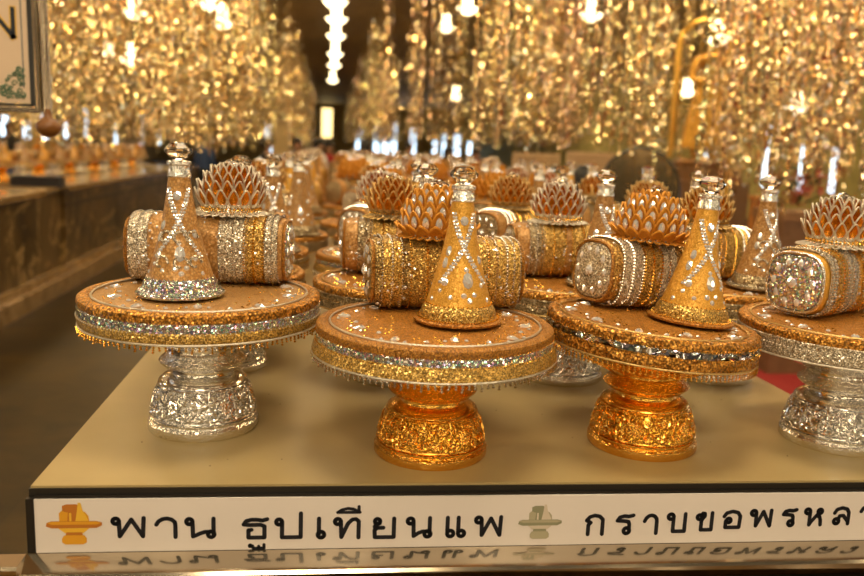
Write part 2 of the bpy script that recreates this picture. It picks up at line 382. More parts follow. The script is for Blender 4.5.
# ---- lettering: strokes of a marker-like looped script, each glyph in a unit box
def loop(cx, cy, r, asp, a0=0, a1=360, n=14):
    return [(cx + r / asp * math.cos(math.radians(a0 + (a1 - a0) * i / n)), cy + r * math.sin(math.radians(a0 + (a1 - a0) * i / n))) for i in range(n + 1)]
def G(k, a):
    R = 0.145; tl = loop(0.15 / a, 0.85, R, a); sx0 = 0.15 / a + R / a
    if k == 'ph': return [tl, [(sx0, .88), (sx0 + .02, .06), (.56, .93), (.9, .05), (.93, 1)]]
    if k == 'aa': return [[(.04, .66), (.14, .83), (.32, .95), (.52, .98), (.72, .92), (.86, .78), (.88, .6), (.88, 0)]]
    if k == 'n': return [tl, [(sx0, .88), (sx0 + .02, .06), (.45, .22), (.62, .3), (.8, .3)], loop(.82, .17, .155, a), [(.9, 1), (.9, .2)]]
    if k == 'th': return [[(.03, .72), (.13, .90), (.35, .97), (.6, .96), (.78, .92), (.97, .99)], [(.03, .72), (.3, .69), (.7, .70), (.86, .62), (.86, .03), (.22, .03), (.22, .42), (.34, .44)]]
    if k == 'uu': return [loop(.2, .72, .22, a), [(.32, .7), (.36, .1), (.92, .1), (.92, 1)], [(.64, .1), (.64, .6)]]
    if k == 'p': return [tl, [(sx0, .88), (sx0, .03), (.92, .03), (.92, 1.3)]]
    if k == 'e': return [[(.28, 1), (.28, .2)], loop(.54, .17, .155, a)]
    if k == 'ae': return [[(.14, 1), (.14, .2)], loop(.28, .17, .155, a), [(.64, 1), (.64, .2)], loop(.78, .17, .155, a)]
    if k == 'th2': return [tl, [(sx0, .88), (sx0 + .03, .03), (.5, .75), (.66, .95), (.8, .97), (.9, .85), (.9, 0)]]
    if k == 'ii': return [[(.03, .12), (.2, .5), (.45, .72), (.7, .6), (.97, .12), (.03, .12)], [(.92, .12), (.92, 1)]]
    if k == 'y': return [loop(.2, .86, .13, a), [(.3, .76), (.14, .68), (.08, .58), (.2, .52), (.46, .52)], [(.2, .52), (.08, .4), (.1, .03), (.92, .03), (.92, 1)]]
    if k == 'k': return [[(.14, 0), (.14, .5), (.26, .62), (.04, .74), (.2, .92), (.45, 1), (.72, .95), (.9, .78), (.9, 0)]]
    if k == 'r': return [[(.05, .72), (.18, .90), (.45, .97), (.7, .94), (.97, 1)], [(.05, .72), (.4, .7), (.7, .66), (.76, .5), (.76, .2)], loop(.62, .17, .155, a)]
    if k == 'b': return [tl, [(sx0, .88), (sx0, .03), (.92, .03), (.92, 1)]]
    if k == 'kh': return [loop(.15, .76, .13, a), [(.24, .86), (.34, .98), (.46, .96), (.48, .82), (.34, .66), (.28, .54), (.28, .03), (.93, .03), (.93, 1)]]
    if k == 'o': return [[(.06, .7), (.18, .90), (.5, 1), (.8, .92), (.93, .7), (.9, .03), (.16, .03), (.16, .42)], loop(.32, .45, .13, a)]
    if k == 'h': return [tl, [(sx0, .88), (sx0, 0), (sx0 + .1, .2), (.62, .58), (.76, .74)], loop(.8, .84, .13, a), [(.62, .58), (.8, .5), (.86, .3), (.88, 0)]]
    if k == 'l': return [[(.05, .68), (.18, .90), (.5, 1), (.8, .92), (.93, .7), (.93, 0)], [(.93, .12), (.6, .52), (.38, .5), (.3, .25)], loop(.2, .17, .155, a)]
    if k == 'w': return [[(.05, .72), (.18, .92), (.5, 1), (.8, .9), (.9, .65), (.86, .2)], loop(.7, .17, .155, a)]
def strokes(mb, lines, x0, z0, w, h, th, off):
    for ln in lines:
        P = [(x0 + p[0] * w, z0 + p[1] * h) for p in ln]
        for i, (x, z) in enumerate(P):
            mb.add([(x + th * math.cos(2 * PI * j / 10), off, z + th * math.sin(2 * PI * j / 10)) for j in range(10)], [tuple(range(10))], SGN)
            if i:
                a = Vector(P[i - 1]); d = Vector(P[i]) - a
                if d.length < 1e-6: continue
                q = Vector((-d.y, d.x)).normalized() * th; c_ = Vector(P[i])
                mb.add([(a.x + q.x, off, a.y + q.y), (a.x - q.x, off, a.y - q.y), (c_.x - q.x, off, c_.y - q.y), (c_.x + q.x, off, c_.y + q.y)], [(0, 1, 2, 3)], SGN)
# positions read along the panel (pixel column -> metres); the panel recedes slightly to the right
def panel_x(px, py=525):
    x, y = px - 432, py - 288
    cr, sr = math.cos(roll), math.sin(roll)
    d = cF * 800 + cR * (cr * x + sr * y) + cD * (-sr * x + cr * y)
    # ray meets y = 1.003 - .0205 x - .009
    t = 0.994 / (d.y + 0.0205 * d.x)
    return d.x * t, d.z * t + CZ
LET = [('ph', 111, 148, 516, 539.4), ('aa', 153.7, 180, 516, 539), ('n', 184.5, 218.5, 516.5, 539.5), ('th', 241, 270, 517, 540), ('uu', 245, 267, 543, 550),
       ('p', 274, 305, 517, 539.7), ('e', 314.5, 327, 516.5, 539.7), ('th2', 332.5, 363.5, 516.5, 539.5), ('ii', 335.5, 362.5, 505, 514.5), ('y', 370.5, 398, 516.5, 539.5),
       ('n', 405, 434.5, 516, 539), ('ae', 442, 468.5, 515.5, 538.5), ('ph', 473, 505, 515, 538),
       ('k', 583, 607, 513.5, 536), ('r', 613.5, 636, 513.5, 535.5), ('aa', 641, 661, 513, 535), ('b', 665, 689, 512, 533.5), ('kh', 694, 715.5, 511, 532), ('o', 720, 744, 509.5, 529.5),
       ('ph', 748, 775, 508.5, 528.5), ('r', 779.5, 799, 508, 527.5), ('h', 802, 826, 507, 526.5), ('l', 830.5, 852.5, 506, 525.5), ('w', 857, 876, 505, 524.5)]
tx = MB()
for k, x0, x1, yt, yb in LET:
    xa, za = panel_x(x0, yb); xb, zb = panel_x(x1, yt)
    th = 0.0028 if k not in ('uu', 'ii') else 0.0021
    xa += th * 0.9; xb -= th * 0.9; za += th * 0.9; zb -= th * 0.9
    strokes(tx, G(k, (xb - xa) / (zb - za)), xa, za, xb - xa, zb - za, th, -0.0094)
tx.build('lettering', M_INK, sign)
# little printed pictures of a tray
def poly(mb, pts, off):
    mb.add([(x, off, z) for x, z in pts], [tuple(range(len(pts)))], SGN)
def icon(px, py, name, mats, s=1.0):
    mb = MB(); cx, cz = panel_x(px, py); u = 0.00142 * s
    def P(pts): return [(cx + x * u, cz - y * u) for x, y in pts]
    k = 0
    def lay(pts, mi):
        nonlocal k
        mb.cur = mi; k += 1; poly(mb, P(pts), -0.0092 - k * 0.00005)
    # units: about one photograph pixel; y down; origin at the dish centre
    lay([(-13, -11), (-10, -13.5), (-5, -13), (10, -12), (13, -8), (14, -1), (-13, -1)], 0)
    lay([(-10, -18), (-6, -19.5), (3, -19.5), (5, -17), (4, -12), (-6, -11.5), (-10, -13)], 2)
    lay([(-5, -12), (3, -12), (3, -1), (-6, -1)], 2)
    lay([(-4, -11), (-2, -11), (-2, -1), (-4, -1)], 1)
    lay([(4, -21), (6.5, -21), (8, -14), (14, -1), (1, -1), (3, -12)], 1)
    lay([(-24, -1.5), (-20, -3), (20, -3), (25, -1.5), (25, 1.5), (20, 4), (-20, 4), (-25, 2)], 2)
    lay([(-24, -1.5), (-20, -2.5), (20, -2.5), (24, -1), (20, .5), (-20, .5)], 0)
    lay([(-14, 4), (14, 4), (8, 9), (-8, 9)], 1)
    lay([(-7, 8), (7, 8), (8, 12), (-8, 12)], 2)
    lay([(-9, 11), (9, 11), (11, 14), (11, 18), (8, 20), (-8, 20), (-11, 18), (-11, 14)], 0)
    mb.build(name, mats, sign)
icon(74, 524, 'printed_picture', [plain('orange_print', (0.72, 0.34, 0.02), 0.4), plain('yellow_print', (0.80, 0.47, 0.04), 0.4), plain('rust_print', (0.50, 0.17, 0.02), 0.4)], 0.97)
icon(540, 522, 'printed_picture', [plain('faded_grey_print', (0.42, 0.38, 0.26), 0.4), plain('pale_print', (0.62, 0.54, 0.44), 0.4), plain('faded_green_print', (0.27, 0.27, 0.17), 0.4)], 0.85)

# stainless kerb strip and the polished stone step below it
M_STEEL = plain('polished_steel_strip', (0.55, 0.47, 0.36), 0.10, 1.0, bump=0.02, bscale=15)
M_STEP = stone('polished_brown_step', (0.10, 0.055, 0.02), (0.22, 0.13, 0.05), 6, 0.08)
b = MB(); zt = PZ0 - 0.0005; a_ = 0.031
def kerb(x0, x1, drop):
    vs = []
    for x in (x0, x1):
        yf = FY(x) - 0.010
        vs += [(x, yf, zt), (x, yf - a_, zt - drop * a_), (x, yf - a_ - 0.003, zt - drop * a_ - 0.004), (x, yf - a_ - 0.003, zt - 0.03), (x, yf, zt - 0.03)]
    b.add(vs, [(0, 1, 6, 5), (1, 2, 7, 6), (2, 3, 8, 7), (3, 4, 9, 8), (4, 0, 5, 9), (4, 3, 2, 1, 0), (5, 6, 7, 8, 9)])
kerb(-.372, 1.6, .384); kerb(-1.2, -.372, .02)
tag(b.build('steel_kerb', M_STEEL), 'polished metal strip under the white sign mirroring its writing', 'trim')
b = MB(); b.box((-1.2, 0.45, 0), (1.6, 0.925, zt - 0.034)); tag(b.build('stone_step', M_STEP), 'polished brown stone ledge below the metal strip at the very front', 'ledge')

# ------------------------------------------------------------------ left counters
CX = -2.54; CT = CZ - 0.495
cnt = thing('marble_counter', 'long brown marble counter with a pale slab top on the left side of the hall', 'counter', (0, 0, 0))
b = MB(); b.box((CX - 1.2, 8.2, 0), (CX, 16, CT - 0.05)); b.build('body', M_CNT, cnt)
b = MB(); b.box((CX - 1.25, 8.2, CT - 0.05), (CX + 0.05, 16.05, CT)); b.build('counter_top', M_CTOP, cnt)
b = MB(); b.box((CX, 8.2, 0), (CX + 0.12, 16.1, 0.14)); b.box((CX, 8.2, 0.14), (CX + 0.06, 16.05, 0.2)); b.build('plinth', M_CTOP, cnt)
b = MB()
for y in (9.2, 10.2, 11.2, 12.2, 13.2, 14.2): b.box((CX, y - 0.006, 0.2), (CX + 0.004, y + 0.006, CT - 0.05))
b.box((CX, 8.2, CT - 0.2), (CX + 0.012, 16, CT - 0.17)); b.build('panel_joints', plain('dark_joint', (0.05, 0.03, 0.012), 0.5), cnt)
cn2 = thing('marble_counter', 'nearer brown marble counter with a corner pilaster below the hanging framed sign', 'counter', (0, 0, 0))
b = MB(); b.box((CX - 1.2, 5.0, 0), (CX + 0.02, 7.45, CT - 0.05)); b.build('body', M_CNT, cn2)
b = MB(); b.box((CX - 1.25, 4.95, CT - 0.05), (CX + 0.09, 7.45, CT)); b.build('counter_top', M_CTOP, cn2)
b = MB(); b.box((CX - 1.2, 7.45, 0), (CX - 0.02, 8.2, CT - 0.03)); b.box((CX - 1.24, 7.42, CT - 0.03), (CX + 0.06, 8.2, CT + 0.005)); b.build('pilaster', M_CNT, cn2)
b = MB(); b.box((CX, 5.0, 0), (CX + 0.14, 8.2, 0.14)); b.box((CX, 5.0, 0.14), (CX + 0.08, 8.2, 0.2)); b.build('plinth', M_CTOP, cn2)
b = MB(); b.box((-0.22, -0.08, 0), (0.22, 0.08, 0.09)); b.box((-0.2, -0.06, 0.09), (0.2, 0.06, 0.1))
tag(b.build('black_box', plain('black_lacquer', (0.012, 0.01, 0.014), 0.35), loc=(CX - 0.16, 8.0, CT + 0.005)), 'small black box on the corner pilaster of the marble counter', 'box')
M_FILM = plain('clear_plastic_cover', (0.75, 0.62, 0.42), 0.08, 0.0, bump=0.5, bscale=8, coat=0.6)
b = MB(); b.box((CX - 0.5, 8.6, CT + 0.0005), (CX + 0.0, 15.6, CT + 0.006)); tag(b.build('plastic_cover', M_FILM), 'glossy cover sheet lying along the long marble counter', 'cover')
b = MB(); b.box((CX - 0.5, 5.3, CT + 0.0005), (CX + 0.04, 7.35, CT + 0.006)); tag(b.build('plastic_cover', M_FILM), 'glossy cover sheet lying on the nearer marble counter', 'cover')

# ------------------------------------------------------------------ offering trays and what stands on them
def sq_ring(r, k, n):                       # rounded-square section
    out = []
    for j in range(n):
        a = 2 * PI * j / n; c_, s_ = math.cos(a), math.sin(a)
        q = 1.0 / (abs(c_) ** k + abs(s_) ** k) ** (1.0 / k)
        out.append((r * q * c_, r * q * s_))
    return out

def make_tray(metal, style, H, R, flat=False, n=64, lean=0):
    """pedestal tray: foot, knop, bowl, dressed platter. H: height of the platter top, R: its radius"""
    K = Kit(); rel, pol, bd = {'gold': (M_GOLDR, M_GOLD, M_GOLDB), 'silver': (M_SILVR, M_SILV, M_SILVB)}[metal]
    pb = H - 0.042; f = pb / 0.150; F = 0.0835
    z = lambda a: a * f
    if flat: n = 24
    FT = [(.021, .93), (.024, .955), (.034, .93), (.048, .885), (.060, .83), (.066, .775)]
    K.part('foot', {'gold': M_GOLDD, 'silver': M_SILVD}[metal] if not flat else rel).lathe([(F * r, z(h)) for h, r in FT], n, caps=(False, False))
    if not flat:
        def on(a, h):
            for (h0, r0), (h1, r1) in zip(FT, FT[1:]):
                if h <= h1: break
            r = F * (r0 + (r1 - r0) * (h - h0) / (h1 - h0)) + .0002
            return (r * math.cos(a), r * math.sin(a), z(h))
        m = K.part('scrollwork', pol, parent='foot')
        for p_ in range(12):
            a0 = 2 * PI * p_ / 12; big = p_ % 2 == 0; hm = .043
            if big:
                for q in range(8):              # a rosette
                    t0 = q * PI / 4; cx_, cz_ = .0062 * math.cos(t0), .0062 * math.sin(t0)
                    m.tube([on(a0 + (cx_ + .0038 * math.cos(t)) / .075, hm + cz_ + .0038 * math.sin(t)) for t in [2 * PI * i / 7 for i in range(7)]], .0017, 5, True)
                m.tube([on(a0 + .0022 * math.cos(t) / .075, hm + .0022 * math.sin(t)) for t in [2 * PI * i / 6 for i in range(6)]], .002, 5, True)
            for sg in (-1, 1):                  # scrolls either side
                for h0, dz in ((.032, 1), (.054, -1)):
                    pts = []
                    for i in range(13):
                        t = i / 12 * 2.6 * PI; rr = .0072 * (1 - i / 15)
                        pts.append(on(a0 + sg * ((.0165 if big else .005) + rr * math.cos(t)) / .075, min(.0645, max(.0225, h0 + dz * rr * math.sin(t)))))
                    m.tube(pts, .0017, 5)
            for hh in (.0235, .0635): m.tube([on(a0 + e * PI / 60, hh) for e in range(-5, 6)], .0014, 5)
            m.tube([on(a0 + PI / 12, hh) for hh in (.023, .030, .038, .046, .054, .064)], .0014, 5)
    m = K.part('foot_rim', bd, parent='foot'); m.lathe([(F * .97, 0), (F, .003), (F, z(.012)), (F * .97, z(.0145)), (F * .945, z(.016)), (F * .965, z(.018)), (F * .965, z(.020)), (F * .93, z(.022))], n)
    m = K.part('neck', pol); m.lathe([(F * .775, z(.065)), (F * .80, z(.0672)), (F * .785, z(.0695)), (F * .72, z(.0735)), (F * .64, z(.0765)), (F * .56, z(.0778)), (F * .545, z(.082)), (F * .56, z(.0855)), (F * .62, z(.0875))], n)
    m = K.part('knop', bd); m.lathe([(F * .60, z(.0865)), (F * .70, z(.089)), (F * .765, z(.0935)), (F * .785, z(.0962)), (F * .755, z(.099)), (F * .69, z(.103)), (F * .63, z(.108))], n)
    m = K.part('bowl', pol); m.lathe([(F * .63, z(.107)), (F * .655, z(.1085)), (F * .62, z(.1105)), (F * .62, z(.113)), (F * .74, z(.1185)), (F * .98, z(.126)), (F * 1.3, z(.137)), (F * 1.62, z(.147)), (F * 1.7, z(.1505)), (F * .5, z(.1505))], n)
    if metal == 'gold' and not flat:
        m = K.part('bowl_petals', pol, parent='bowl')
        for j in range(18):
            a = 2 * PI * j / 18; e = PI / 18
            m.tube([((F * .85) * math.cos(a), (F * .85) * math.sin(a), z(.119)), ((F * 1.32) * math.cos(a + e), (F * 1.32) * math.sin(a + e), z(.1365)), ((F * .85) * math.cos(a + 2 * e), (F * .85) * math.sin(a + 2 * e), z(.119))], 0.0014, 5)
    # dressed platter
    topm, b1, b2, b3, br = {
        'A': (M_PALE, M_HOLO, M_GLACE, M_RIMS, M_BRAID), 'B': (M_VELT, M_HOLO, M_GLACE, M_RIMS, M_VEL),
        'C': (M_VELT, M_MIRR, M_BRAID, M_RIMO, M_BRAID), 'D': (M_VELT, M_SLACE, M_SLACE, M_RIMS, M_BRAID),
        'E': (M_VELT, M_SGREY, M_SGREY, M_RIMO, M_BRAID)}[style]
    wob = (lambda j, s: 1) if style not in 'C' else (lambda j, s: 1 + 0.012 * math.sin(j * 2.3 + s) + 0.008 * math.sin(j * 5.1 + 2 * s))
    def band(mb, prof, nn=n):
        mb.rings([[(r * wob(j, i) * math.cos(2 * PI * j / nn), r * wob(j, i) * math.sin(2 * PI * j / nn), zz) for j in range(nn)] for i, (r, zz) in enumerate(prof)], None, True, (False, False))
    m = K.part('platter', topm); m.lathe([(R * .96, pb), (R * .975, pb + .003), (R * .975, H - .003), (R * .955, H), (R * .5, H + .0005), (R * .1, H + .0005)], n)
    m = K.part('top_braid', br, parent='platter')
    band(m, [(R * .99, H - .012), (R * 1.0, H - .006), (R * .995, H - .001), (R * .97, H + .0025), (R * .93, H + .0028), (R * .90, H + .001), (R * .89, H)])
    if not flat:
        m2 = K.part('inner_cord', M_RIMS if style in 'AB' else M_RIMO, parent='platter')
        m2.tube([(R * .885 * wob(j, 1) * math.cos(2 * PI * j / n), R * .885 * wob(j, 1) * math.sin(2 * PI * j / n), H + .0018) for j in range(n)], 0.0018, 5, True)
    ub, lb = (0.024, 0.012) if style == 'A' else (0.021, 0.011)
    m = K.part('upper_band', b1, parent='platter'); band(m, [(R * .985, H - ub - .001), (R * .998, H - ub), (R * 1.0, H - lb - .002), (R * .99, H - lb)])
    m = K.part('lower_band', b2, parent='platter')
    if style == 'B': band(m, [(R * .985, H - .040), (R * 1.035, H - .038), (R * 1.02, H - .028), (R * .995, H - ub)])
    else: band(m, [(R * .975, H - .040), (R * .995, H - .038), (R * 1.005, H - .028), (R * .993, H - ub)])
    m = K.part('lower_cord', b3, parent='platter'); rr = R * (1.03 if style == 'B' else .995)
    m.tube([(rr * math.cos(2 * PI * j / n), rr * math.sin(2 * PI * j / n), H - .040) for j in range(n)], 0.0015, 5, True)
    if style in 'ABC' and not flat:
        m = K.part('bead_fringe', M_SBEAD if style == 'B' else M_GBEAD, parent='platter'); q = 130
        rg = random.Random(3)
        for j in range(q):
            a = 2 * PI * j / q
            for t in range(3 if style == 'C' else (3 if j % 3 == 0 else 2)):
                m.bead((rr * math.cos(a) + rg.uniform(-.0006, .0006), rr * math.sin(a), H - .0435 - t * .0034), 0.0021)
    if not flat:
        m = K.part('stitched_beads', M_RIMS if style in 'AD' else M_GBEAD, parent='platter'); q = 170
        for j in range(q):
            a = 2 * PI * j / q; w_ = wob(int(j * n / q), 2)
            m.bead((R * 1.004 * w_ * math.cos(a), R * 1.004 * w_ * math.sin(a), H - ub - .0015), 0.0012)
            if style in 'BC': m.bead((R * 1.0 * w_ * math.cos(a), R * 1.0 * w_ * math.sin(a), H - lb + .001), 0.0014)
        rg = random.Random(11)
        for j in range(20):
            a = 2 * PI * (j + .3) / 20; r = R * rg.uniform(.66, .80)
            x, y = r * math.cos(a), r * math.sin(a); m = K.part('rhinestone_cluster' if j % 2 else 'rhinestone', M_GEM, smooth=False, parent='platter')
            m.gem((x, y, H + .0012), (0, 0, 1), 0.006 if j % 2 else 0.0038, 1.4 if j % 2 else 1, (math.cos(a), math.sin(a), 0))
            if j % 2:
                for e in (-.12, .12): m.gem((r * 1.06 * math.cos(a + e), r * 1.06 * math.sin(a + e), H + .0012), (0, 0, 1), 0.003)
        m = K.part('sewn_sequins', M_GBEAD, parent='platter')
        for j in range(110):
            a, r = rg.uniform(0, 2 * PI), R * math.sqrt(rg.uniform(.1, .72))
            m.lathe([(.0022, H + .0008), (.0012, H + .0018)], 6, Matrix.Translation((r * math.cos(a), r * math.sin(a), 0)))
    if lean:                                # a platter that sits askew on its bowl
        for pr in K.parts:
            if pr[0] not in ('foot', 'foot_rim', 'scrollwork', 'neck', 'knop'):
                w_ = .5 if pr[0].startswith('bowl') else 1
                pr[2].v = [(x, y, zz - lean * w_ * x * (min(1, max(0, (zz - pb * .75) / (pb * .25))) if w_ < 1 else 1)) for x, y, zz in pr[2].v]
    return K.build('offering_tray', flat)

def cone_r(z):                              # bottle body radius up the height
    T = [(0, .0535), (.006, .0525), (.012, .0505), (.03, .045), (.06, .0365), (.09, .0285), (.12, .0225), (.145, .0185), (.17, .0155), (.178, .0150)]
    for (a, ra), (b_, rb) in zip(T, T[1:]):
        if z <= b_: return ra + (rb - ra) * (z - a) / (b_ - a)
    return T[-1][1]
def make_cone(style, flat=False):
    """cone-shaped bottle in cloth with a crystal stopper"""
    K = Kit(); n = 18 if flat else 48
    body, trim, sash, collar = {'A': (M_PEACH, M_HOLO, M_SLACE, M_SILVB), 'B': (M_GCLOTH, M_GLACE, M_GEM, M_SILVB), 'E': (M_PALE, M_SGREY, M_SLACE, M_SILVB)}[style]
    m = K.part('bottle_body', body); m.lathe([(cone_r(k * .178 / 20), .004 + k * .174 / 20) for k in range(21)], n)
    m = K.part('base_ruffle', M_VELT if style == 'B' else trim, parent='bottle_body')
    m.lathe([(.054, 0), (.063, .001), (.064, .004), (.060, .006), (.054, .008), (.052, .010)], n)
    m = K.part('base_trim', trim, parent='bottle_body'); m.lathe([(.0545, .006), (.0545, .013), (.0525, .020), (.0480, .026), (.0465, .027)], n, caps=(False, False))
    if not flat:
        m = K.part('base_beads', M_GBEAD if style == 'B' else M_SBEAD, parent='bottle_body')
        for j in range(90):
            a = 2 * PI * j / 90; m.bead((.0585 * math.cos(a), .0585 * math.sin(a), .0075), .0019)
            if j % 2: m.bead((.0475 * math.cos(a), .0475 * math.sin(a), .0275), .0015)
    m = K.part('collar', collar); m.lathe([(.0152, .170), (.0172, .172), (.0165, .177), (.0150, .180), (.0150, .187), (.0172, .189), (.0172, .193), (.012, .195)], n)
    m = K.part('stopper', M_GLASS, smooth=False); q = 8
    m.lathe([(.009, .1955), (.011, .198), (.019, .205), (.0205, .209), (.0190, .212), (.012, .2195), (.004, .221)], q)
    m = K.part('sash', M_GEM if not flat else M_SGREY, smooth=False, parent='bottle_body'); rg = random.Random(5)
    # two strings of stones crossing on the front (local -y) and falling to the sides
    for s in (-1, 1):
        for k in range(22 if not flat else 12):
            t = k / (21 if not flat else 11); zz = .150 - t * .095; a = -PI / 2 + s * (-0.85 + 1.8 * t) + (0 if style == 'B' else .1)
            r = cone_r(zz)
            for e in ((-.10, .10) if not flat else (0,)):
                e *= .02 / r; nx, ny = math.cos(a + e), math.sin(a + e)
                m.gem((nx * r, ny * r, zz + rg.uniform(-.0006, .0006) + .004), (nx + rg.uniform(-.3, .3), ny, .3 + rg.uniform(-.3, .3)), 0.0024, n=6)
    m = K.part('sewn_gems', M_GEM, smooth=False, parent='bottle_body') if flat else None
    def g(a, zz, r, ln=1.0):
        m = K.parts[-1][2] if flat else K.part('rhinestone', M_GEM, smooth=False, parent='bottle_body')
        nx, ny = math.cos(a), math.sin(a); R = cone_r(zz); m.gem((nx * R, ny * R, zz), (nx, ny, .32), r, ln)
    for dz, da, r, ln in ((.062, .16, .0075, 1.35), (.043, .0, .0042, 1), (.036, .2, .0042, 1), (.044, .38, .0038, 1), (.078, .12, .0035, 1), (.145, .0, .0058, 1.2),
                          (.060, -.75, .0055, 1.1), (.040, -.45, .0036, 1), (.048, -.9, .0036, 1), (.085, -.95, .0048, 1.5), (.102, -.85, .0045, 1.5), (.056, .75, .004, 1), (.09, .95, .0045, 1.4), (.035, .95, .0038, 1), (.035, -1.2, .0038, 1)):
        g(-PI / 2 + da, dz, r, ln)
    if style != 'B' and not flat:           # scrolls of sequin lace on the pale ones
        m = K.part('lace_scrolls', M_SLACE, parent='bottle_body')
        for a0 in (-.55, 0.15, .7):
            for z0 in (.05, .085):
                pts = []
                for k in range(14):
                    t = k / 13 * 1.6 * PI; rr = .012 * (1 - k / 20); zz = z0 + rr * math.sin(t); a = -PI / 2 + a0 + rr * math.cos(t) / cone_r(z0)
                    R = cone_r(zz) + .0012; pts.append((R * math.cos(a), R * math.sin(a), zz))
                m.tube(pts, .0022, 5)
    return K.build('cone_bottle', flat)

def make_bundle(style, L, flat=False):
    """long bolster of wrapped candles lying on its side (along local x), centred, resting on z = 0"""
    K = Kit(); n = 20 if flat else 44; R = .053; k = 3.0
    body, lace, cap, edge = {'A': (M_PEACH, M_SLACE, M_HOLO, M_VEL), 'B': (M_OLDG, M_GLACE, M_OLDG, M_VEL), 'C': (M_BROWN, M_SLACE, M_SLACE, M_VEL), 'D': (M_GCLOTH, M_SLACE, M_HOLO, M_SILVB), 'E': (M_PEACH, M_SGREY, M_SGREY, M_VEL)}[style]
    def ring(x, r): return [(x, p[0], p[1] + R) for p in sq_ring(r, k, n)]
    h = L / 2
    m = K.part('wrapped_body', body); m.rings([ring(-h + .004, R * .90), ring(-h + .008, R * .95), ring(-h + .02, R * .975), ring(-h * .4, R), ring(h * .4, R), ring(h - .02, R * .975), ring(h - .008, R * .95), ring(h - .004, R * .90)])
    for s in (-1, 1):
        m = K.part('end_cap', cap)
        m.rings([ring(s * (h - .003), R * .86), ring(s * (h + .002), R * .80), ring(s * (h + .006), R * .4), ring(s * (h + .007), R * .05)])
        m = K.part('end_piping', edge, parent='end_cap')
        m.tube([(s * (h - .001), p[0], p[1] + R) for p in sq_ring(R * .885, k, n)], .0028, 5, True)
        if not flat:
            m = K.part('end_gems', M_GEM, smooth=False, parent='end_cap')
            for j in range(10): m.gem((s * (h + .004), R * .62 * math.cos(2 * PI * j / 10), R + R * .62 * math.sin(2 * PI * j / 10)), (s, 0, 0), .0045, 1.3)
            m.gem((s * (h + .007), 0, R), (s, 0, 0), .008)
    pos = {'A': ((-.30, .045, 0), (-.82, .03, 0), (.36, .045, 0), (.62, .03, 1), (.84, .02, 0)), 'B': ((-.75, .03, 0), (-.3, .05, 1), (.3, .05, 1), (.62, .03, 0), (.85, .02, 0)),
           'C': ((-.2, .035, 1), (.15, .03, 0), (-.62, .04, 0), (.6, .03, 1)), 'D': ((-.78, .02, 0), (-.5, .03, 1), (-.2, .035, 0), (.3, .035, 1), (.7, .03, 0)),
           'E': ((-.6, .03, 0), (-.28, .05, 1), (.3, .05, 1), (.62, .03, 0))}[style]
    for c_, w, al in pos:
        x = c_ * h; m = K.part('lace_band', M_GLACE if (al and style != 'B') else lace)
        m.rings([ring(x - w / 2, R * .99), ring(x - w / 2, R * 1.02), ring(x - w / 4, R * 1.03), ring(x + w / 4, R * 1.03), ring(x + w / 2, R * 1.02), ring(x + w / 2, R * .99)], None, True, (False, False))
        if flat: continue
        m = K.part('bead_rows', M_SBEAD if not al else M_GBEAD, parent='lace_band')
        for e in (-.5, .5, 0):
            r2 = sq_ring(R * 1.035, k, 72)
            for y, zz in r2: m.bead((x + e * w, y, zz + R), .0018 if e else .0026)
    if not flat:
        m = K.part('sewn_sequins', M_GEM, parent='wrapped_body'); rg = random.Random(9); pts = sq_ring(R * 1.008, k, 60)
        for j in range(200):
            y, zz = pts[rg.randrange(60)]; x = rg.uniform(-h * .93, h * .93)
            m.gem((x, y, zz + R), (0, y, zz), rg.choice((.0016, .0022, .003)), n=6)
    return K.build('candle_bundle', flat)

def petal(mb, base, az, lean, w, h, rimr, ci, ri, flat, cup=.25):
    """a teardrop leaf: rim cord (material ri) round a cupped centre (material ci)"""
    out = []; q = 10 if flat else 16
    for j in range(q):
        t = 2 * PI * j / q; v_ = .5 - .5 * math.cos(t)            # 0 at base, 1 at tip
        wd = math.sin(t) * (1 - .55 * v_) * 1.25 * (.45 + .75 * v_ if v_ < .5 else .825 - .15 * (v_ - .5))
        out.append((wd * w * .5 * 1.35, v_ * h))
    ca, sa = math.cos(az), math.sin(az); cl, sl = math.cos(lean), math.sin(lean)
    def T(x, y, d):                           # x across, y up along petal, d inward depth
        rad = y * sl - d * cl; zz = y * cl + d * sl
        return (base[0] + ca * rad - sa * x, base[1] + sa * rad + ca * x, base[2] + zz)
    curl = lambda y: -.10 * h * (y / h) ** 2
    P = [T(x, y, curl(y) * -1) for x, y in out]
    mb.cur = ci; c_ = T(0, h * .45, curl(h * .45) * -1 + w * cup)
    mb.add(P + [c_], [(j, (j + 1) % q, q) for j in range(q)])
    mb.cur = ri; mb.tube(P, rimr, 4 if flat else 5, True)

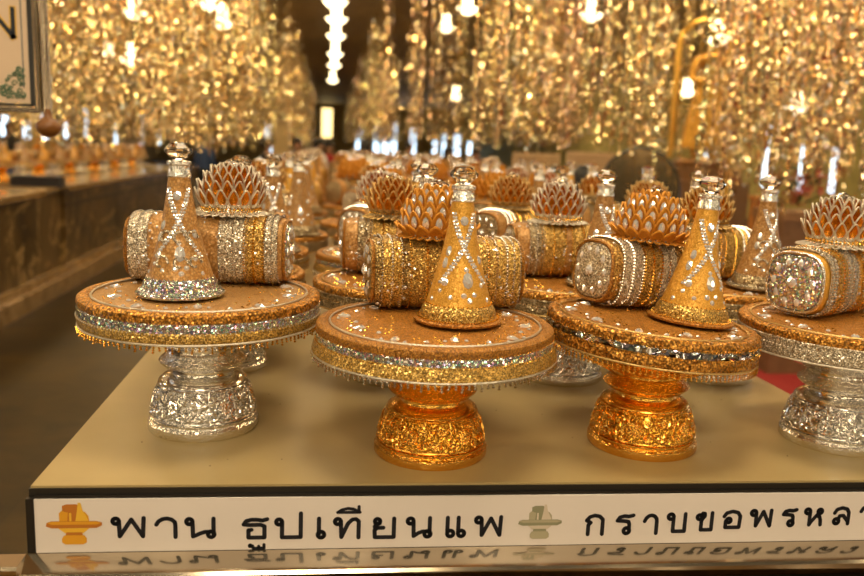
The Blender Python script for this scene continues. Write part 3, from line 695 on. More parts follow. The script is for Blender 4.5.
def make_lotus(style, flat=False):
    """lotus-shaped bowl of folded petals on a frilled collar"""
    K = Kit(); n = 20 if flat else 40
    ring, bead, rim, cen = {'S': (M_SILVB, M_GBEAD, M_RIMS, M_AMBER), 'G': (M_SLACE, M_GEM, M_RIMG, M_GEM), 'O': (M_SGREY, M_GBEAD, M_RIMO, M_AMBER)}[style]
    m = K.part('frill', rim)
    q = 14 if flat else 26
    for j in range(q):
        a = 2 * PI * j / q; r0 = .040
        pts = [((r0 + .011 + .011 * math.cos(t)) * math.cos(a + .10 * math.sin(t)), (r0 + .011 + .011 * math.cos(t)) * math.sin(a + .10 * math.sin(t)), .004 - .003 * math.cos(t)) for t in [2 * PI * i / 8 for i in range(8)]]
        m.tube(pts, .0014 if not flat else .002, 4, True)
    m = K.part('collar', ring); m.lathe([(.036, 0), (.048, .001), (.049, .006), (.044, .010), (.046, .014), (.049, .018), (.046, .021), (.03, .022)], n)
    if not flat:
        m = K.part('collar_beads', bead, parent='collar')
        for j in range(46): a = 2 * PI * j / 46; m.bead((.0465 * math.cos(a), .0465 * math.sin(a), .0105), .0024)
    m = K.part('petals', [cen, rim], smooth=False)
    m.cur = 1; m.lathe([(.040, .015), (.043, .03), (.036, .05), (.02, .064), (.004, .068)], n)
    rows = ((18, .0465, .014, .50, .0165, .030), (18, .0450, .026, .40, .0165, .031), (16, .038, .038, .30, .016, .031), (12, .029, .050, .22, .015, .029), (8, .017, .058, .12, .013, .024)) if style != 'G' else \
           ((18, .0465, .004, .95, .019, .026), (17, .0475, .012, .42, .019, .031), (16, .0455, .027, .22, .0185, .030), (14, .036, .043, .10, .0175, .030), (10, .023, .055, .02, .016, .026))
    for i, (cnt_, r, z0, ln, w, h) in enumerate(rows):
        if flat and i == 0 and style != 'G': continue
        c_n = cnt_ if not flat else int(cnt_ * .8)
        for j in range(c_n):
            a = 2 * PI * (j + .5 * (i % 2)) / c_n
            if style == 'G':
                petal(m, (r * math.cos(a), r * math.sin(a), z0), a, ln, w, h, .0020, 1, 1, flat, .12)
                if i and not flat:
                    rad, zz = r + h * .42 * math.sin(ln) + .0015, z0 + h * .42 * math.cos(ln)
                    m.cur = 0; m.gem((rad * math.cos(a), rad * math.sin(a), zz), (math.cos(a) * math.cos(ln), math.sin(a) * math.cos(ln), -math.sin(ln) * .3), w * .28, 1.55)
            else: petal(m, (r * math.cos(a), r * math.sin(a), z0), a, ln, w, h, .0014, 0, 1, flat)
    m = K.part('crown_gems', M_GLASS if not flat else M_GEM, smooth=False)
    for j in range(7): m.gem((.013 * math.cos(j * .9), .013 * math.sin(j * .9), .080), (math.cos(j * .9) * .4, math.sin(j * .9) * .4, 1), .006)
    m.gem((0, 0, .084), (0, 0, 1), .009)
    return K.build('lotus_bowl', flat)

P = {}
def proto(key, fn):
    if key not in P: P[key] = Proto(fn)
    return P[key]
ORD = ['', 'second', 'third', 'fourth', 'fifth', 'sixth', 'seventh', 'eighth', 'ninth', 'tenth', 'eleventh', 'twelfth', 'thirteenth', 'fourteenth', 'fifteenth', 'sixteenth', 'seventeenth', 'eighteenth', 'nineteenth']
COLW = ['at the left end', 'second from the left', 'third from the left', 'at the right end']

GB = 2 * .053
def tray_set(tx_, ty_, hp, R, metal, style, cst, bst, lst, cone, bun, brz, lot, blen, tname, labs, tilt=(0, 0), flat=False, groups=None, rzl=0, crz=0):
    fl = 'f' if flat else ''
    z = TZ if tx_ > -1 else CT + .007
    g = groups or (None,) * 4
    proto(('tray', metal, style, hp, R, fl), lambda: make_tray(metal, style, hp, R, flat, lean=math.tan(tilt[1]))).place((tx_, ty_, z), 0, labs[0], 'tray', g[0])
    top = lambda x, y: z + hp + .0032 - math.tan(tilt[1]) * x
    if cone: proto(('cone', cst, fl), lambda: make_cone(cst, flat)).place((tx_ + cone[0], ty_ + cone[1], top(*cone) + .001), crz, labs[1], 'bottle', g[1], tilt)
    if bun: proto(('bun', bst, blen, fl), lambda: make_bundle(bst, blen, flat)).place((tx_ + bun[0], ty_ + bun[1], top(*bun) + .001), brz, labs[2], 'candle bundle', g[2], tilt)
    if lot: proto(('lot', lst, fl), lambda: make_lotus(lst, flat)).place((tx_ + lot[0], ty_ + lot[1], top(*lot) + GB + .0025), rzl, labs[3], 'bowl', g[3], tilt)

# front row, read from the photograph
tray_set(-.186, 1.236, .211, .178, 'silver', 'A', 'A', 'A', 'S', (-.026, -.035), (0, .100), -.10, (.032, .100), .25, 'tray',
         ('silver footed offering tray with silver and gold sequin edge, leftmost in the front row',
          'pale peach cone bottle with silver lace on the leftmost front tray',
          'peach candle bundle with silver lace lying on the leftmost front tray',
          'lotus bowl with silver rimmed amber petals on the leftmost front bundle'))
tray_set(.158, 1.120, .194, .171, 'gold', 'B', 'B', 'B', 'G', (.032, -.004), (.026, .116), .06, (.012, .105), .235, 'tray',
         ('gold footed offering tray with flashing sequin ribbon and silver bead fringe, second in front row',
          'golden cone bottle with rhinestone cross on the front tray with silver bead fringe',
          'gold lace candle bundle on the front tray with the silver bead fringe',
          'orange gold lotus bowl with silver gem petals on the front tray with silver fringe'))
tray_set(.494, 1.142, .197, .157, 'gold', 'C', 'B', 'C', 'G', (.062, .000), (.018, .114), .34, (.026, .100), .195, 'tray',
         ('gold footed offering tray with ruffled braid and mirror ribbon, third in the front row',
          'golden cone bottle with rhinestone sash on the ruffled front tray with mirror ribbon',
          'bronze sequin candle bundle with red edged end on the ruffled front tray',
          'orange gold lotus bowl with looped frill on the bronze candle bundle'), tilt=(0, .07))
tray_set(.826, 1.150, .196, .165, 'silver', 'D', 'A', 'D', 'S', (.105, -.045), (.004, .075), .50, (.014, .075), .20, 'tray',
         ('silver footed offering tray with plain silver band at the right end of the front row',
          'pale cone bottle on the front tray at the right edge',
          'golden candle bundle with round rhinestone end on the front tray at the right edge',
          'lotus bowl with silver rimmed amber petals on the rightmost front bundle'))
# the rows behind
rg = random.Random(21)
NROW = 18
colx = (-.195, .135, .468, .797)
for k in range(1, NROW):
    y = 1.125 + .385 * k; rn = ORD[k]; flat = k >= 3
    for c_ in range(4):
        x = colx[c_] + rg.uniform(-.004, .004) + (.045 if k > 2 and k % 2 else 0); yy = y + rg.uniform(-.012, .012)
        st = rg.choice('EEB') if k > 1 else 'E'
        metal = 'silver' if k < 3 or rg.random() < .6 else 'gold'
        cs, bs, ls = rg.choice('EEB'), rg.choice('EEC'), rg.choice('SOG')
        if k == 1: cs, bs, ls = ('E', 'B', 'E', 'E')[c_], ('E', 'E', 'E', 'E')[c_], ('S', 'O', 'S', 'O')[c_]
        dx = (.03, .04, .05, .06)[c_] + rg.uniform(-.01, .01)
        w = '%s, %s row from the front' % (COLW[c_], rn)
        tw = k > 1; bj = rg.uniform(-.03, .04)
        if k == 1 and c_ == 0: yy += .075
        if k == 2 and c_ == 0: yy += .03
        tray_set(x, yy, .190, .157, metal, st, cs, bs, ls, (.075, -.06) if tw else (dx, -.042), (-.005 + bj, .05) if tw else (.01, .085), rg.uniform(.35, 1.0) if tw else rg.uniform(-.1, .25), (-.01 + bj, .05) if tw else (.0, .085), .215, 'tray',
                 ('%s footed offering tray, %s' % (metal, w), '%s cone bottle on the tray %s' % ({'E': 'pale', 'B': 'golden'}[cs], w),
                  '%s candle bundle on the tray %s' % ({'E': 'amber', 'C': 'bronze'}[bs], w), '%s lotus bowl on the tray %s' % ({'S': 'silver rimmed', 'O': 'gold rimmed', 'G': 'orange petalled'}[ls], w)),
                 flat=flat, groups=('offering trays in the rows behind', 'cone bottles in the rows behind', 'candle bundles in the rows behind', 'lotus bowls in the rows behind'), rzl=rg.uniform(0, .3))
# the same kind of trays along the left counters
for i, (cx_, y_) in enumerate([(CX - .75, 5.7), (CX - .72, 6.4), (CX - .74, 7.0)] + [(CX - .72, 8.6 + .55 * j) for j in range(12)]):
    w = 'on the left marble counters, %s from the near end' % (ORD[i] or 'first')
    st, cs, ls = 'EBE'[i % 3], 'EB'[i % 2], 'OSG'[i % 3]
    tray_set(cx_, y_, .190, .159, 'gold' if i % 2 else 'silver', st, cs, 'EC'[i % 2], ls, (.08, -.06), (-.005, .05), rg.uniform(.5, 1.4), (-.01, .05), .215, '',
             ('offering tray ' + w, 'cone bottle ' + w, 'candle bundle ' + w, 'lotus bowl ' + w), flat=True,
             groups=('offering trays on the left counters', 'cone bottles on the left counters', 'candle bundles on the left counters', 'lotus bowls on the left counters'))

# ------------------------------------------------------------------ the hanging framed sign, top left
fs = thing('framed_sign', 'brass framed hanging sign with a letter N and green corner ornament', 'sign', (-.733, 2.2, CZ + .052))
M_BEIGE = plain('beige_board', (0.62, 0.46, 0.32), 0.5, vary=.06, bscale=6)
M_CHROME = plain('brushed_brass', (0.62, 0.52, 0.40), 0.14, 1.0)
W_, H_ = .46, .62
b = MB(); b.box((-W_, -.006, .022), (0, .006, H_)); b.build('board', M_BEIGE, fs)
b = MB(); b.box((-.016, -.0085, 0.014), (-.006, -.005, H_)); b.box((-W_, -.0085, .014), (-.006, -.005, .020)); b.build('black_border', M_BLACK, fs)
b = MB(); b.box((-.032, -.0075, .060), (-.0295, -.0055, H_)); b.build('border_line', plain('slate_line', (.12, .14, .16), .5), fs)
b = MB(); b.box((-.006, -.010, 0), (.010, .014, H_)); b.box((-W_, -.010, 0), (-.006, .014, .012))
for fx in (-.002, .006): b.tube([(fx, -.011, .002), (fx, -.011, H_)], .004, 10)
for fz in (.002, .009): b.tube([(-W_, -.011, fz), (.008, -.011, fz)], .0035, 10)
smooth_by_angle(b.build('frame', M_CHROME, fs))
b = MB()
b.lathe([(.0075, 0), (.0075, 3.6)], 16, Matrix.Translation((.018, 0, 0))); b.lathe([(.004, 0), (.004, 3.6)], 12, Matrix.Translation((.0285, 0, 0)))
smooth_by_angle(b.build('hanging_pole', M_CHROME, fs))
b = MB(); b.lathe([(.003, -.062), (.012, -.060), (.024, -.050), (.031, -.038), (.029, -.026), (.020, -.018), (.012, -.014), (.009, 0), (.009, .01)], 24, Matrix.Translation((.022, 0, 0)))
smooth_by_angle(b.build('finial', plain('turned_brown_wood', (.20, .075, .015), .3, bump=.3, bscale=60), fs), 60)
tn = MB()
def flat_strokes(mb, lines, x0, z0, w, h, th, off):
    for ln in lines:
        Q = [Vector((x0 + p[0] * w, z0 + p[1] * h)) for p in ln]
        for a, c_ in zip(Q, Q[1:]):
            d = (c_ - a).normalized(); q = Vector((-d.y, d.x)) * th; e = d * th * .6
            a2, c2 = a - e, c_ + e
            mb.add([(a2.x + q.x, off, a2.y + q.y), (a2.x - q.x, off, a2.y - q.y), (c2.x - q.x, off, c2.y - q.y), (c2.x + q.x, off, c2.y + q.y)], [(0, 1, 2, 3)])
NL = [[(0, 0), (0, 1)], [(0, 1), (1, 0)], [(1, 0), (1, 1)]]
flat_strokes(tn, NL, -.105, .182, .055, .070, .0085, -.0068); tn.build('letter_outline', plain('gold_outline', (.70, .42, .08), .4), fs)
tn = MB(); flat_strokes(tn, NL, -.105, .182, .055, .070, .0052, -.0074); tn.build('letter', M_INK, fs)
b = MB(); rg2 = random.Random(2)
for j in range(70):
    u_, v_ = rg2.random(), rg2.random()
    if u_ + v_ > 1.0: continue
    x, zz, r = -.030 - u_ * .075, .034 + v_ * .095, rg2.uniform(.004, .008)
    pts = [(x + r * (1 - i / 12) * math.cos(i * .75), -.0066 - j * .00001, zz + r * (1 - i / 12) * math.sin(i * .75)) for i in range(9)]
    b.tube(pts, .0017, 4)
b.build('corner_ornament', plain('green_scrollwork', (.10, .17, .10), .5, vary=.5, bscale=80), fs)

# ------------------------------------------------------------------ chandeliers
M_LAMP = plain('glowing_glass', (1, .9, .7), .3, emit=(1.0, .80, .46), estr=5.0)
M_LAMPC = plain('brass_fitting', (.6, .38, .12), .3, 1.0)
def make_lamp(up=1.3):
    K = Kit()
    K.part('bowl_shade', M_LAMP).lathe([(.01, 0), (.06, .012), (.12, .045), (.165, .095), (.175, .115), (.13, .125), (.07, .13)], 20)
    K.part('upper_glass', M_LAMP).lathe([(.07, .13), (.08, .15), (.08, .26), (.07, .30), (.09, .33), (.04, .35)], 16)
    K.part('hanger', M_LAMPC).lathe([(.008, .35), (.008, up - .05), (.05, up - .03), (.05, up)], 8)
    K.part('rim', M_LAMPC).lathe([(.175, .108), (.185, .114), (.175, .12)], 20, caps=(False, False))
    return K.build('chandelier')
def lamp(x, y, z, sc, lab, grp):
    Proto(lambda: make_lamp((CH - CZ - z) / sc)).place((x, y, CZ + z), 0, lab, 'chandelier', grp, scale=sc)
LAMPS = [(.06, 10.7, 'nearest lamp in the chain of glowing glass chandeliers over the aisle'), (.09, 12.1, 'second lamp in the chain of glass chandeliers over the aisle'), (.10, 13.9, 'third lamp in the chain of glass chandeliers over the aisle'),
         (.11, 16.6, 'fourth lamp in the chain of glass chandeliers over the aisle'), (.11, 18.9, 'fifth lamp in the chain of glass chandeliers over the aisle'), (.10, 23.2, 'farthest and lowest lamp in the chain of glass chandeliers over the aisle')]
for x, y, lab in LAMPS: lamp(x, y, 1.70, .92, lab, 'chandeliers over the aisle')
SIDE_LAMPS = [(-1.15, 8.4, 1.24, 'glass chandelier among the strings left of the aisle, upper of a close pair'), (-1.30, 10.4, 1.34, 'glass chandelier among the strings left of the aisle, lower of a close pair'),
              (-2.1, 9.4, 1.26, 'glass chandelier at the top left among the strings'), (-2.3, 10.0, .82, 'glass chandelier lower down among the left strings'), (-2.9, 11.2, 1.75, 'glass chandelier highest of the left strings, near the framed sign'), (-3.8, 15.0, 1.35, 'glass chandelier far back among the left strings'),
              (1.55, 9.4, 1.52, 'glass chandelier right of the aisle, upper of two'), (1.62, 11.6, 1.62, 'glass chandelier right of the aisle, lower of two'), (2.75, 8.6, 1.40, 'glass chandelier in the strings above the two notice boards'), (2.1, 13.5, .80, 'glass chandelier hanging low in the distance right of the aisle'),
              (5.2, 8.6, .55, 'glass chandelier among the strings at the far right'), (3.9, 8.0, 1.15, 'glass chandelier in the strings above and right of the golden statue'), (4.9, 10.8, .85, 'glass chandelier behind the golden pole')]
for x, y, z, lab in SIDE_LAMPS: lamp(x, y, z, .72, lab, 'chandeliers among the strings')

# ------------------------------------------------------------------ hanging strings of mirror leaves
def string_mb(h, step, rg, big=1.0):
    m = MB()
    z = 0.0
    while z < h:
        a = rg.uniform(0, 2 * PI); t = rg.uniform(-.35, .35); s = rg.uniform(.75, 1.3) * big
        w, l = .0115 * s, .020 * s
        ux, uy = math.cos(a), math.sin(a)
        nx, ny = -uy, ux
        cx_, cy_ = rg.uniform(-.012, .012), rg.uniform(-.012, .012)
        def p(u, v, d): return (cx_ + ux * u + nx * (v * math.sin(t) + d), cy_ + uy * u + ny * (v * math.sin(t) + d), z + v * math.cos(t))
        vs = [p(0, l, 0), p(w, l * .25, 0), p(w * .8, -l * .5, 0), p(0, -l, 0), p(-w * .8, -l * .5, 0), p(-w, l * .25, 0), p(0, 0, .003), p(0, 0, -.003)]
        m.add(vs, [(0, 1, 6), (1, 2, 6), (2, 3, 6), (3, 4, 6), (4, 5, 6), (5, 0, 6), (1, 0, 7), (2, 1, 7), (3, 2, 7), (4, 3, 7), (5, 4, 7), (0, 5, 7)])
        z += step * rg.uniform(.75, 1.3)
    m.add([(-.001, 0, 0), (.001, 0, 0), (.001, 0, h + .1), (-.001, 0, h + .1)], [(0, 1, 2, 3)])
    m.add([(0, -.001, 0), (0, .001, 0), (0, .001, h + .1), (0, -.001, h + .1)], [(0, 1, 2, 3)])
    return m
M_LEAF = sequin('gold_mirror_leaf', (0.78, 0.50, 0.16), (1.0, 0.86, 0.55), 14, 0.12, 0.92, 0.10, iri=.10, gap=0)
M_LEAFR = sequin('rose_gold_mirror_leaf', (0.75, 0.45, 0.20), (1.0, 0.80, 0.58), 14, 0.12, 0.92, 0.10, iri=.16, gap=0)
srg = random.Random(33)
HS = CH - CZ                                # from eye level to the ceiling
def variants(mat, n, h, step, big):
    out = []
    for i in range(n):
        out.append(string_mb(h, step, srg, big).mesh('mirror_string', mat))
    return out
M_LEAFG = sequin('olive_gold_mirror_leaf', (0.62, 0.50, 0.16), (0.95, 0.92, 0.58), 14, 0.12, 0.92, 0.10, iri=.10, gap=0)
VS = [variants(m_, 6, 3.1, .039, .92) for m_ in (M_LEAF, M_LEAFR, M_LEAFG)]
spots = []
def keep_clear(x, y):
    for lx, ly, r in CLEAR:
        if (x - lx) ** 2 + (y - ly) ** 2 < r * r: return True
    return False
def field(side, ncl, p0, p1, y0, y1, bound):
    """clumps of strings, sown evenly over the angle seen from the front of the table"""
    for i in range(ncl):
        t = (p0 + (p1 - p0) * srg.random()) / 800.0
        y = y0 + (y1 - y0) * srg.random() ** 0.8; x = t * y
        tone = srg.choice((0, 0, 1, 2)) if side == 'R' else srg.choice((0, 0, 0, 2))
        for j in range(srg.randint(3, 9)):
            xx, yy = x + srg.gauss(0, .04 + .006 * y), y + srg.gauss(0, .25)
            if (xx > bound if side == 'L' else xx < bound) or abs(xx) > 10.6 or not 3.3 < yy < 60 or keep_clear(xx, yy): continue
            if any(abs(xx - q[0]) < .045 and abs(yy - q[1]) < .045 for q in spots): continue
            spots.append((xx, yy, side, tone))
CLEAR = [(l[0], l[1], .27) for l in LAMPS + SIDE_LAMPS] + [(3.32, 9.6, .75), (3.5, 8.7, .4), (1.05, 7.6, .4), (1.95, 5.6, .45), (2.0, 8.6, .6), (3.25, 5.2, .5)]
field('L', 210, -290, -6, 4.0, 60, -.72)
field('L', 120, -46, -6, 12, 59, -.72)
field('R', 120, 8, 62, 12, 59, .96)
field('L', 70, -290, -60, 4.0, 12, -.72)
field('R', 240, 8, 560, 3.6, 58, .96)
field('R', 110, 150, 600, 3.4, 11, .96)
# the statue stays in view between the strings
spots = [q for q in spots if not (q[2] == 'R' and q[1] < 9.3 and .425 < q[0] / q[1] < .475 and srg.random() < .93)]
spots.sort(key=lambda s: s[1])
low = {'L': lambda t: CZ + srg.uniform(-.12, .26), 'R': lambda t: CZ + (srg.uniform(-.25, .30) if t > .41 else srg.uniform(.0, .3))}
ind = spots[:300]; rest = spots[300:]
for i, (x, y, sd, tone) in enumerate(ind):
    me = srg.choice(VS[tone])
    o = bpy.data.objects.new('mirror_string', me); C.objects.link(o)
    z0 = low[sd](x / y); o.location = (x, y, z0); hh = 3.2
    o.rotation_euler = (0, 0, srg.uniform(0, 6.28)); o.scale = (1, 1, (CH - z0) / hh)
    tag(o, 'string of gold mirror leaves hanging from the ceiling %s of the central aisle' % ('left' if sd == 'L' else 'right'), 'mirror string', 'mirror strings %s of the aisle' % ('left' if sd == 'L' else 'right'))
big = MB()
for x, y, sd, tone in rest:
    z0 = low[sd](x / y) + (.25 if y > 15 and sd == 'R' else 0); m = string_mb(CH - .1 - z0, .05 + .0022 * y, srg, 1.05 + .032 * y)
    big.cur = tone; big.add(m.v, m.f, Matrix.Translation((x, y, z0)))
o = big.build('mirror_strings', [M_LEAF, M_LEAFR, M_LEAFG]); tag(o, 'mass of farther gold mirror strings hanging in the depth of the hall', 'mirror strings', kind='stuff')

# ------------------------------------------------------------------ things and people at the back
def at(px, py, y):
    x_, y_ = px - 432, py - 288; cr, sr = math.cos(roll), math.sin(roll)
    d = cF * 800 + cR * (cr * x_ + sr * y_) + cD * (-sr * x_ + cr * y_); t = y / d.y
    return d.x * t, d.z * t + CZ
M_CREAM = plain('cream_card', (.62, .47, .27), .5); M_LINE = plain('brown_print_line', (.28, .17, .08), .5); M_WOOD = plain('brown_wood', (.20, .10, .035), .4, bump=.2, bscale=30, vary=.3)
for px0, px1, yt, yb, Y, lab in ((513, 558, 152, 188, 8.9, 'cream notice board with printed lines behind the trays, left of the round mirror pair'), (567, 612, 151, 190, 8.4, 'wider cream notice board behind the head of the dark haired person')):
    x0, zt_ = at(px0, yt, Y); x1, zb_ = at(px1, yb, Y); w, h = x1 - x0, zt_ - zb_
    t = thing('notice_board', lab, 'board', ((x0 + x1) / 2, Y, 0))
    b = MB(); b.box((-w / 2, -.01, zb_), (w / 2, .01, zt_)); b.build('panel', M_CREAM, t)
    b = MB()
    for j in range(7): b.box((-w * .44, -.012, zb_ + h * (.1 + j * .12)), (w * .44, -.0101, zb_ + h * (.1 + j * .12) + h * .025))
    b.build('printed_lines', M_LINE, t)
    for s in (-1, 1):
        b = MB(); b.box((s * w * .42 - .015, -.01, 0), (s * w * .42 + .015, .02, zb_)); b.build('leg', M_WOOD, t)
# round dark mirror on a stand
mx_, mz_ = at(640, 190, 5.6); R0 = .30
t = thing('round_mirror', 'large round dark mirror with thin black rim on a stand', 'mirror', (mx_, 5.6, 0.004))
rot = Matrix.Translation((0, 0, mz_)) @ Matrix.Rotation(PI / 2 - .1, 4, 'X')
b = MB(); b.lathe([(R0, -.004), (R0, .004)], 48, rot); b.build('glass', plain('smoky_mirror', (.34, .26, .15), .12, 1.0), t)
b = MB(); b.tube([tuple(rot @ Vector((R0 * math.cos(2 * PI * j / 48), R0 * math.sin(2 * PI * j / 48), 0))) for j in range(48)], .010, 6, True); b.build('rim', M_BLACK, t)
b = MB(); b.lathe([(.16, 0), (.16, .02), (.02, .04), (.014, .1), (.014, mz_ - R0)], 16); b.build('stand', M_BLACK, t)
# planter and post on the right
px_, pz_ = at(795, 211, 5.2); hx = at(822, 211, 5.2)[0] - px_
t = thing('planter_box', 'brown square planter box with red flowers right of the tray rows', 'planter', (px_, 5.2, 0.004))
b = MB(); b.rings([[(-hx * .8, -hx * .8, 0), (hx * .8, -hx * .8, 0), (hx * .8, hx * .8, 0), (-hx * .8, hx * .8, 0)], [(-hx * .95, -hx * .95, pz_ - .06), (hx * .95, -hx * .95, pz_ - .06), (hx * .95, hx * .95, pz_ - .06), (-hx * .95, hx * .95, pz_ - .06)]]); b.build('box_body', plain('brown_clay', (.20, .11, .05), .5, vary=.3, bscale=20), t)
b = MB(); b.box((-hx, -hx, pz_ - .06), (hx, hx, pz_)); b.build('box_rim', plain('brown_clay_rim', (.26, .14, .06), .5), t)
lf, fl_ = MB(), MB(); rg3 = random.Random(8)
for j in range(150):
    a, r, h = rg3.uniform(0, 6.28), rg3.uniform(0, .26), rg3.uniform(.02, .30)
    c0 = Vector((r * math.cos(a), r * math.sin(a), pz_ + h * (1 - r))); d = Vector((math.cos(a), math.sin(a), rg3.uniform(-.2, .8))).normalized(); u = d.cross(Vector((0, 0, 1))).normalized()
    l = rg3.uniform(.05, .1); M_ = lf if j % 3 else fl_
    if j % 3: M_.add([c0, c0 + d * l * .5 + u * l * .25, c0 + d * l, c0 + d * l * .5 - u * l * .25], [(0, 1, 2, 3)])
    else:
        for q in range(5):
            w_ = Matrix.Rotation(q * 1.257, 3, d) @ u; M_.add([c0, c0 + w_ * .02 + d * .004, c0 + w_ * .04 + d * .016, c0 + (w_ * .02 + d.cross(w_) * .014)], [(0, 1, 2, 3)])
lf.build('foliage', plain('dark_green_leaf', (.03, .05, .012), .5), t); fl_.build('flowers', plain('red_flower', (.32, .03, .02), .6), t)['kind'] = 'stuff'
qx, qz = at(757, 200, 6.0)
t = thing('wooden_post', 'orange wooden post standing left of the planter box', 'post', (qx, 6.0, 0.004))
b = MB(); b.box((-.035, -.035, 0), (.035, .035, qz)); b.build('shaft', plain('orange_wood', (.48, .20, .04), .4, vary=.2, bscale=10), t)
b = MB(); b.box((-.05, -.05, qz), (.05, .05, qz + .03)); b.build('cap', plain('orange_wood_cap', (.50, .22, .05), .4), t)
qx, qz = at(281, 122, 16)
b = MB(); b.box((-.16, -.16, 0), (.16, .16, qz)); b.box((-.2, -.2, 0), (.2, .2, .12)); b.box((-.19, -.19, qz), (.19, .19, qz + .05))
tag(b.build('square_pillar', plain('cream_plaster', (.50, .36, .17), .5), loc=(qx, 16, 0)), 'short cream square pillar far away left of the aisle', 'pillar')

def skin_mesh(name, joints, edges, radii, mat, parent, root_i=0, sub=1):
    me = bpy.data.meshes.new(name); me.from_pydata(joints, edges, []); me.materials.append(mat)
    o = bpy.data.objects.new(name, me); C.objects.link(o); o.parent = parent
    md = o.modifiers.new('skin', 'SKIN'); sv = me.skin_vertices[0].data
    for i, r in enumerate(radii): sv[i].radius = (r, r) if not isinstance(r, tuple) else r
    sv[root_i].use_root = True; md.use_smooth_shade = True
    ss = o.modifiers.new('sub', 'SUBSURF'); ss.levels = sub; ss.render_levels = sub
    return o
M_SKIN = plain('skin', (.42, .23, .13), .5); M_HAIR = plain('black_hair', (.010, .008, .007), .35)
def ell_rings(rows, n=20):
    return [[(cx_ + rx * math.cos(2 * PI * j / n), cy_ + ry * math.sin(2 * PI * j / n), z) for j in range(n)] for cx_, cy_, rx, ry, z in rows]
def person(x, y, s, face, hairlong, shirt, trou, label, arm=0):
    """a standing adult 1.65 m tall at s = 1, looking along local -y"""
    t = thing('person', label, 'person', (x, y, .004 if 1 < x < 4.3 and y < 8.1 else 0), face); t.scale = (s,) * 3
    J = [(0, 0, .92), (0, .005, 1.08), (0, .01, 1.25), (0, .01, 1.36), (0, 0, 1.42), (0, -.01, 1.48), (0, -.015, 1.56), (0, -.01, 1.61),
         (.09, 0, .86), (.10, -.015, .47), (.10, .01, .08), (.10, -.13, .035), (-.09, 0, .86), (-.10, -.01, .47), (-.10, .01, .08), (-.10, -.13, .035),
         (.165, .01, 1.33), (.215, .02, 1.08), (.215, -.06 - arm, .88 + arm), (.205, -.10 - arm, .80 + arm), (-.165, .01, 1.33), (-.215, .02, 1.08), (-.215, -.06, .88), (-.205, -.10, .80)]
    E = [(0, 1), (1, 2), (2, 3), (3, 4), (4, 5), (5, 6), (6, 7), (0, 8), (8, 9), (9, 10), (10, 11), (0, 12), (12, 13), (13, 14), (14, 15), (3, 16), (16, 17), (17, 18), (18, 19), (3, 20), (20, 21), (21, 22), (22, 23)]
    R = [.12, .11, .125, .10, .05, .07, .082, .06, .085, .058, .04, .032, .085, .058, .04, .032, .052, .042, .034, .03, .052, .042, .034, .03]
    skin_mesh('body', J, E, R, M_SKIN, t, 0, 2)
    b = MB(); b.rings(ell_rings([(0, 0, .165, .115, .84), (0, 0, .160, .115, .95), (0, .005, .150, .110, 1.08), (0, .01, .170, .118, 1.24), (0, .01, .185, .105, 1.34), (0, .005, .12, .08, 1.40), (0, 0, .062, .062, 1.425)]))
    for sd in (1, -1):
        a = arm if sd > 0 else 0
        b.tube([(sd * .15, .01, 1.34), (sd * .20, .015, 1.22), (sd * .217, .02, 1.08), (sd * .217, -.03 - a * .5, .95 + a * .6)], [.066, .062, .055, .048], 12)
    smooth_by_angle(b.build('shirt', shirt, t), 60)
    b = MB(); b.rings(ell_rings([(0, 0, .13, .10, .78), (0, 0, .165, .118, .86), (0, 0, .158, .113, .95)]))
    for sd in (1, -1): b.tube([(sd * .085, 0, .86), (sd * .097, -.005, .66), (sd * .10, -.012, .47), (sd * .10, 0, .25), (sd * .10, .01, .09)], [.098, .085, .07, .062, .058], 14)
    smooth_by_angle(b.build('trousers', trou, t), 60)
    b = MB(); lo = 1.20 if hairlong else 1.50
    b.rings(ell_rings([(0, .05, .075, .055, lo), (0, .045, .088, .062, (lo + 1.52) / 2), (0, .028, .093, .080, 1.535), (0, .005, .096, .100, 1.58), (0, .0, .092, .098, 1.625), (0, .0, .065, .07, 1.66), (0, 0, .02, .02, 1.675)]))
    smooth_by_angle(b.build('hair', M_HAIR, t), 60)
    b = MB()
    for sd in (-1, 1): b.bead((sd * .03, -.095, 1.545), .009)
    b.build('eyes', M_HAIR, t)
    b = MB(); b.rings([[(-.012, -.09, 1.51), (.012, -.09, 1.51), (.006, -.09, 1.545), (-.006, -.09, 1.545)], [(-.006, -.112, 1.515), (.006, -.112, 1.515), (.003, -.10, 1.54), (-.003, -.10, 1.54)]]); b.box((-.02, -.096, 1.487), (.02, -.085, 1.493))
    b.build('face', plain('face_skin', (.40, .20, .12), .5) if 'face_skin' not in MATS else MATS['face_skin'], t)
    return t
shirts = {k: plain(k + '_cloth', c_, .8, vary=.15, bscale=40) for k, c_ in dict(white=(.75, .74, .72), black=(.015, .013, .013), red=(.35, .02, .02), blue=(.03, .06, .16), brown=(.12, .06, .03), pink=(.50, .26, .20), green=(.03, .10, .03), yellow=(.55, .34, .04)).items()}
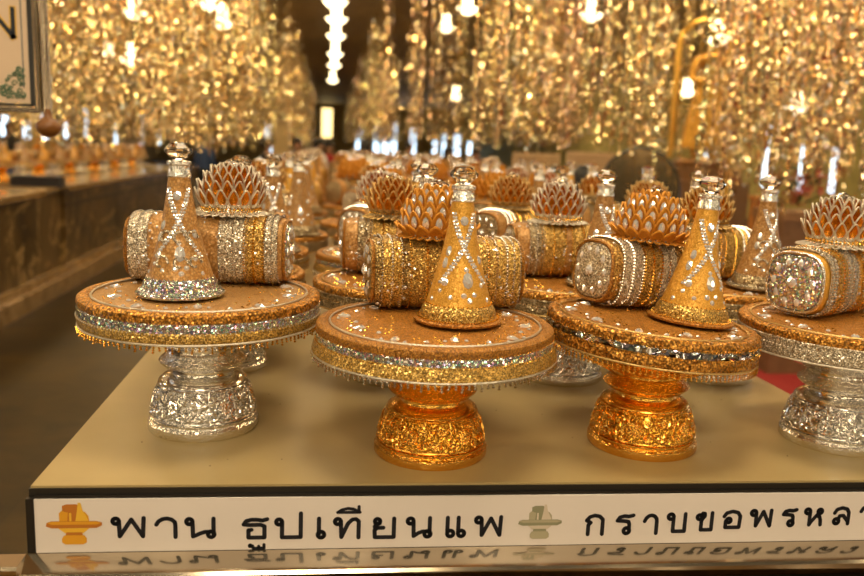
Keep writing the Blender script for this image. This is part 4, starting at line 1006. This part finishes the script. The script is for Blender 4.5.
# the head seen above the trays on the right
hx_, hz_ = at(586, 165, 5.3)
person(hx_, 5.3, (hz_) / 1.675, PI, True, shirts['black'], shirts['black'], 'person with long black hair seen from behind right of the tray rows')
fx_, fz_ = at(556, 160, 7.6)
person(fx_, 7.6, .80, .4, True, shirts['pink'], shirts['black'], 'person in a pink top standing between the two notice boards')
for px, y, sh, tr, lng, s, f_, lab in ((267, 14.0, 'black', 'black', False, .92, 2.0, 'person in dark clothes far away beside the cream pillar'), (319, 13.0, 'white', 'blue', False, .93, 1.0, 'person in a white shirt far away at the end of the tray table'),
                                    (329, 14.0, 'red', 'black', True, .91, .4, 'person in a red top far away next to the white shirt'), (365, 12.5, 'pink', 'brown', True, .93, PI, 'person with dark hair in a pale top beyond the table, seen from behind'),
                                    (409, 16.0, 'brown', 'black', False, .93, .2, 'person in brown far away under the daylight slits'), (449, 13.0, 'black', 'blue', True, .90, .7, 'person in black left of the notice boards in the distance'),
                                    (297, 15.0, 'black', 'black', False, .94, .5, 'person in black far away right of the cream pillar'), (476, 14.5, 'red', 'black', False, .9, .1, 'person in a dark red shirt left of the nearest notice board'),
                                    (93, 17.5, 'black', 'black', False, 1.02, .3, 'person in black far behind the left marble counter'), (205, 17.0, 'blue', 'black', False, .95, 2.6, 'person in blue far behind the leftmost lotus bowl'), (12, 17.0, 'black', 'blue', True, 1.0, 1.2, 'person in black at the far left behind the counters')):
    x_, _ = at(px, 150, y)
    person(x_, y, s, f_, lng, shirts[sh], shirts[tr], lab, arm=.1 if sh == 'white' else 0)

# golden statue in an arched frame with a staff
sx_, sz_ = at(702, 160, 9.6); M_GST = plain('gilded_figure', (.62, .34, .06), .35, .8, bump=.5, bscale=18, vary=.3)
t = thing('golden_statue', 'tall golden standing statue on a pedestal among the strings at the right', 'statue', (sx_, 9.6, 0))
b = MB(); b.box((-.45, -.4, 0), (.45, .4, sz_ - .25)); b.box((-.38, -.33, sz_ - .25), (.38, .33, sz_ - .08)); b.lathe([(.34, sz_ - .08), (.36, sz_ - .03), (.30, sz_ + .02)], 24); smooth_by_angle(b.build('pedestal', M_WOOD, t))
sz_ += .02; q = 1.45 / 1.65
J = [(0, 0, .92), (0, 0, 1.1), (0, 0, 1.28), (0, 0, 1.37), (0, 0, 1.43), (0, -.01, 1.5), (0, -.01, 1.57), (0, 0, 1.72), (.11, 0, .86), (.12, 0, .47), (.12, .0, .06), (.13, -.12, .03), (-.11, 0, .86), (-.12, 0, .47), (-.12, 0, .06), (-.13, -.12, .03),
     (.2, 0, 1.34), (.30, .0, 1.12), (.34, -.12, 1.18), (-.2, 0, 1.34), (-.28, 0, 1.1), (-.16, -.16, 1.02)]
E = [(0, 1), (1, 2), (2, 3), (3, 4), (4, 5), (5, 6), (6, 7), (0, 8), (8, 9), (9, 10), (10, 11), (0, 12), (12, 13), (13, 14), (14, 15), (3, 16), (16, 17), (17, 18), (3, 19), (19, 20), (20, 21)]
R = [.16, .13, .15, .12, .06, .08, .09, .02, .12, .09, .07, .05, .12, .09, .07, .05, .075, .055, .045, .075, .055, .045]
skin_mesh('figure', [(x * q, y * q, z * q + sz_) for x, y, z in J], E, [r * q for r in R], M_GST, t, 0, 2)
b = MB(); b.rings(ell_rings([(0, 0, .30, .20, sz_ + .12), (0, 0, .24, .18, sz_ + .5), (0, 0, .17, .13, sz_ + .85), (0, 0, .16, .12, sz_ + .95)])); smooth_by_angle(b.build('robe', M_GST, t), 60)
b = MB(); pts = [(-.34, .2, sz_)] + [(.34 * math.cos(PI - PI * i / 16), .2, sz_ + 1.35 + .34 * math.sin(PI * i / 16)) for i in range(17)] + [(.34, .2, sz_)]
b.tube(pts, .035, 8); smooth_by_angle(b.build('arch', plain('gilded_arch', (.78, .48, .10), .3, .8), t), 60)
b = MB(); x0, z0 = at(729, 168, 8.7); x1, z1 = at(745, 45, 8.7)
b.tube([(x0 - (z0 - 0) * (x1 - x0) / (z1 - z0), 0, 0), (x1, 0, z1)], .035, 10); b.bead((x1, 0, z1 + .03), .07)
tag(b.build('golden_pole', M_GST, loc=(0, 8.7, 0)), 'slanting golden pole standing right of the golden statue', 'pole')
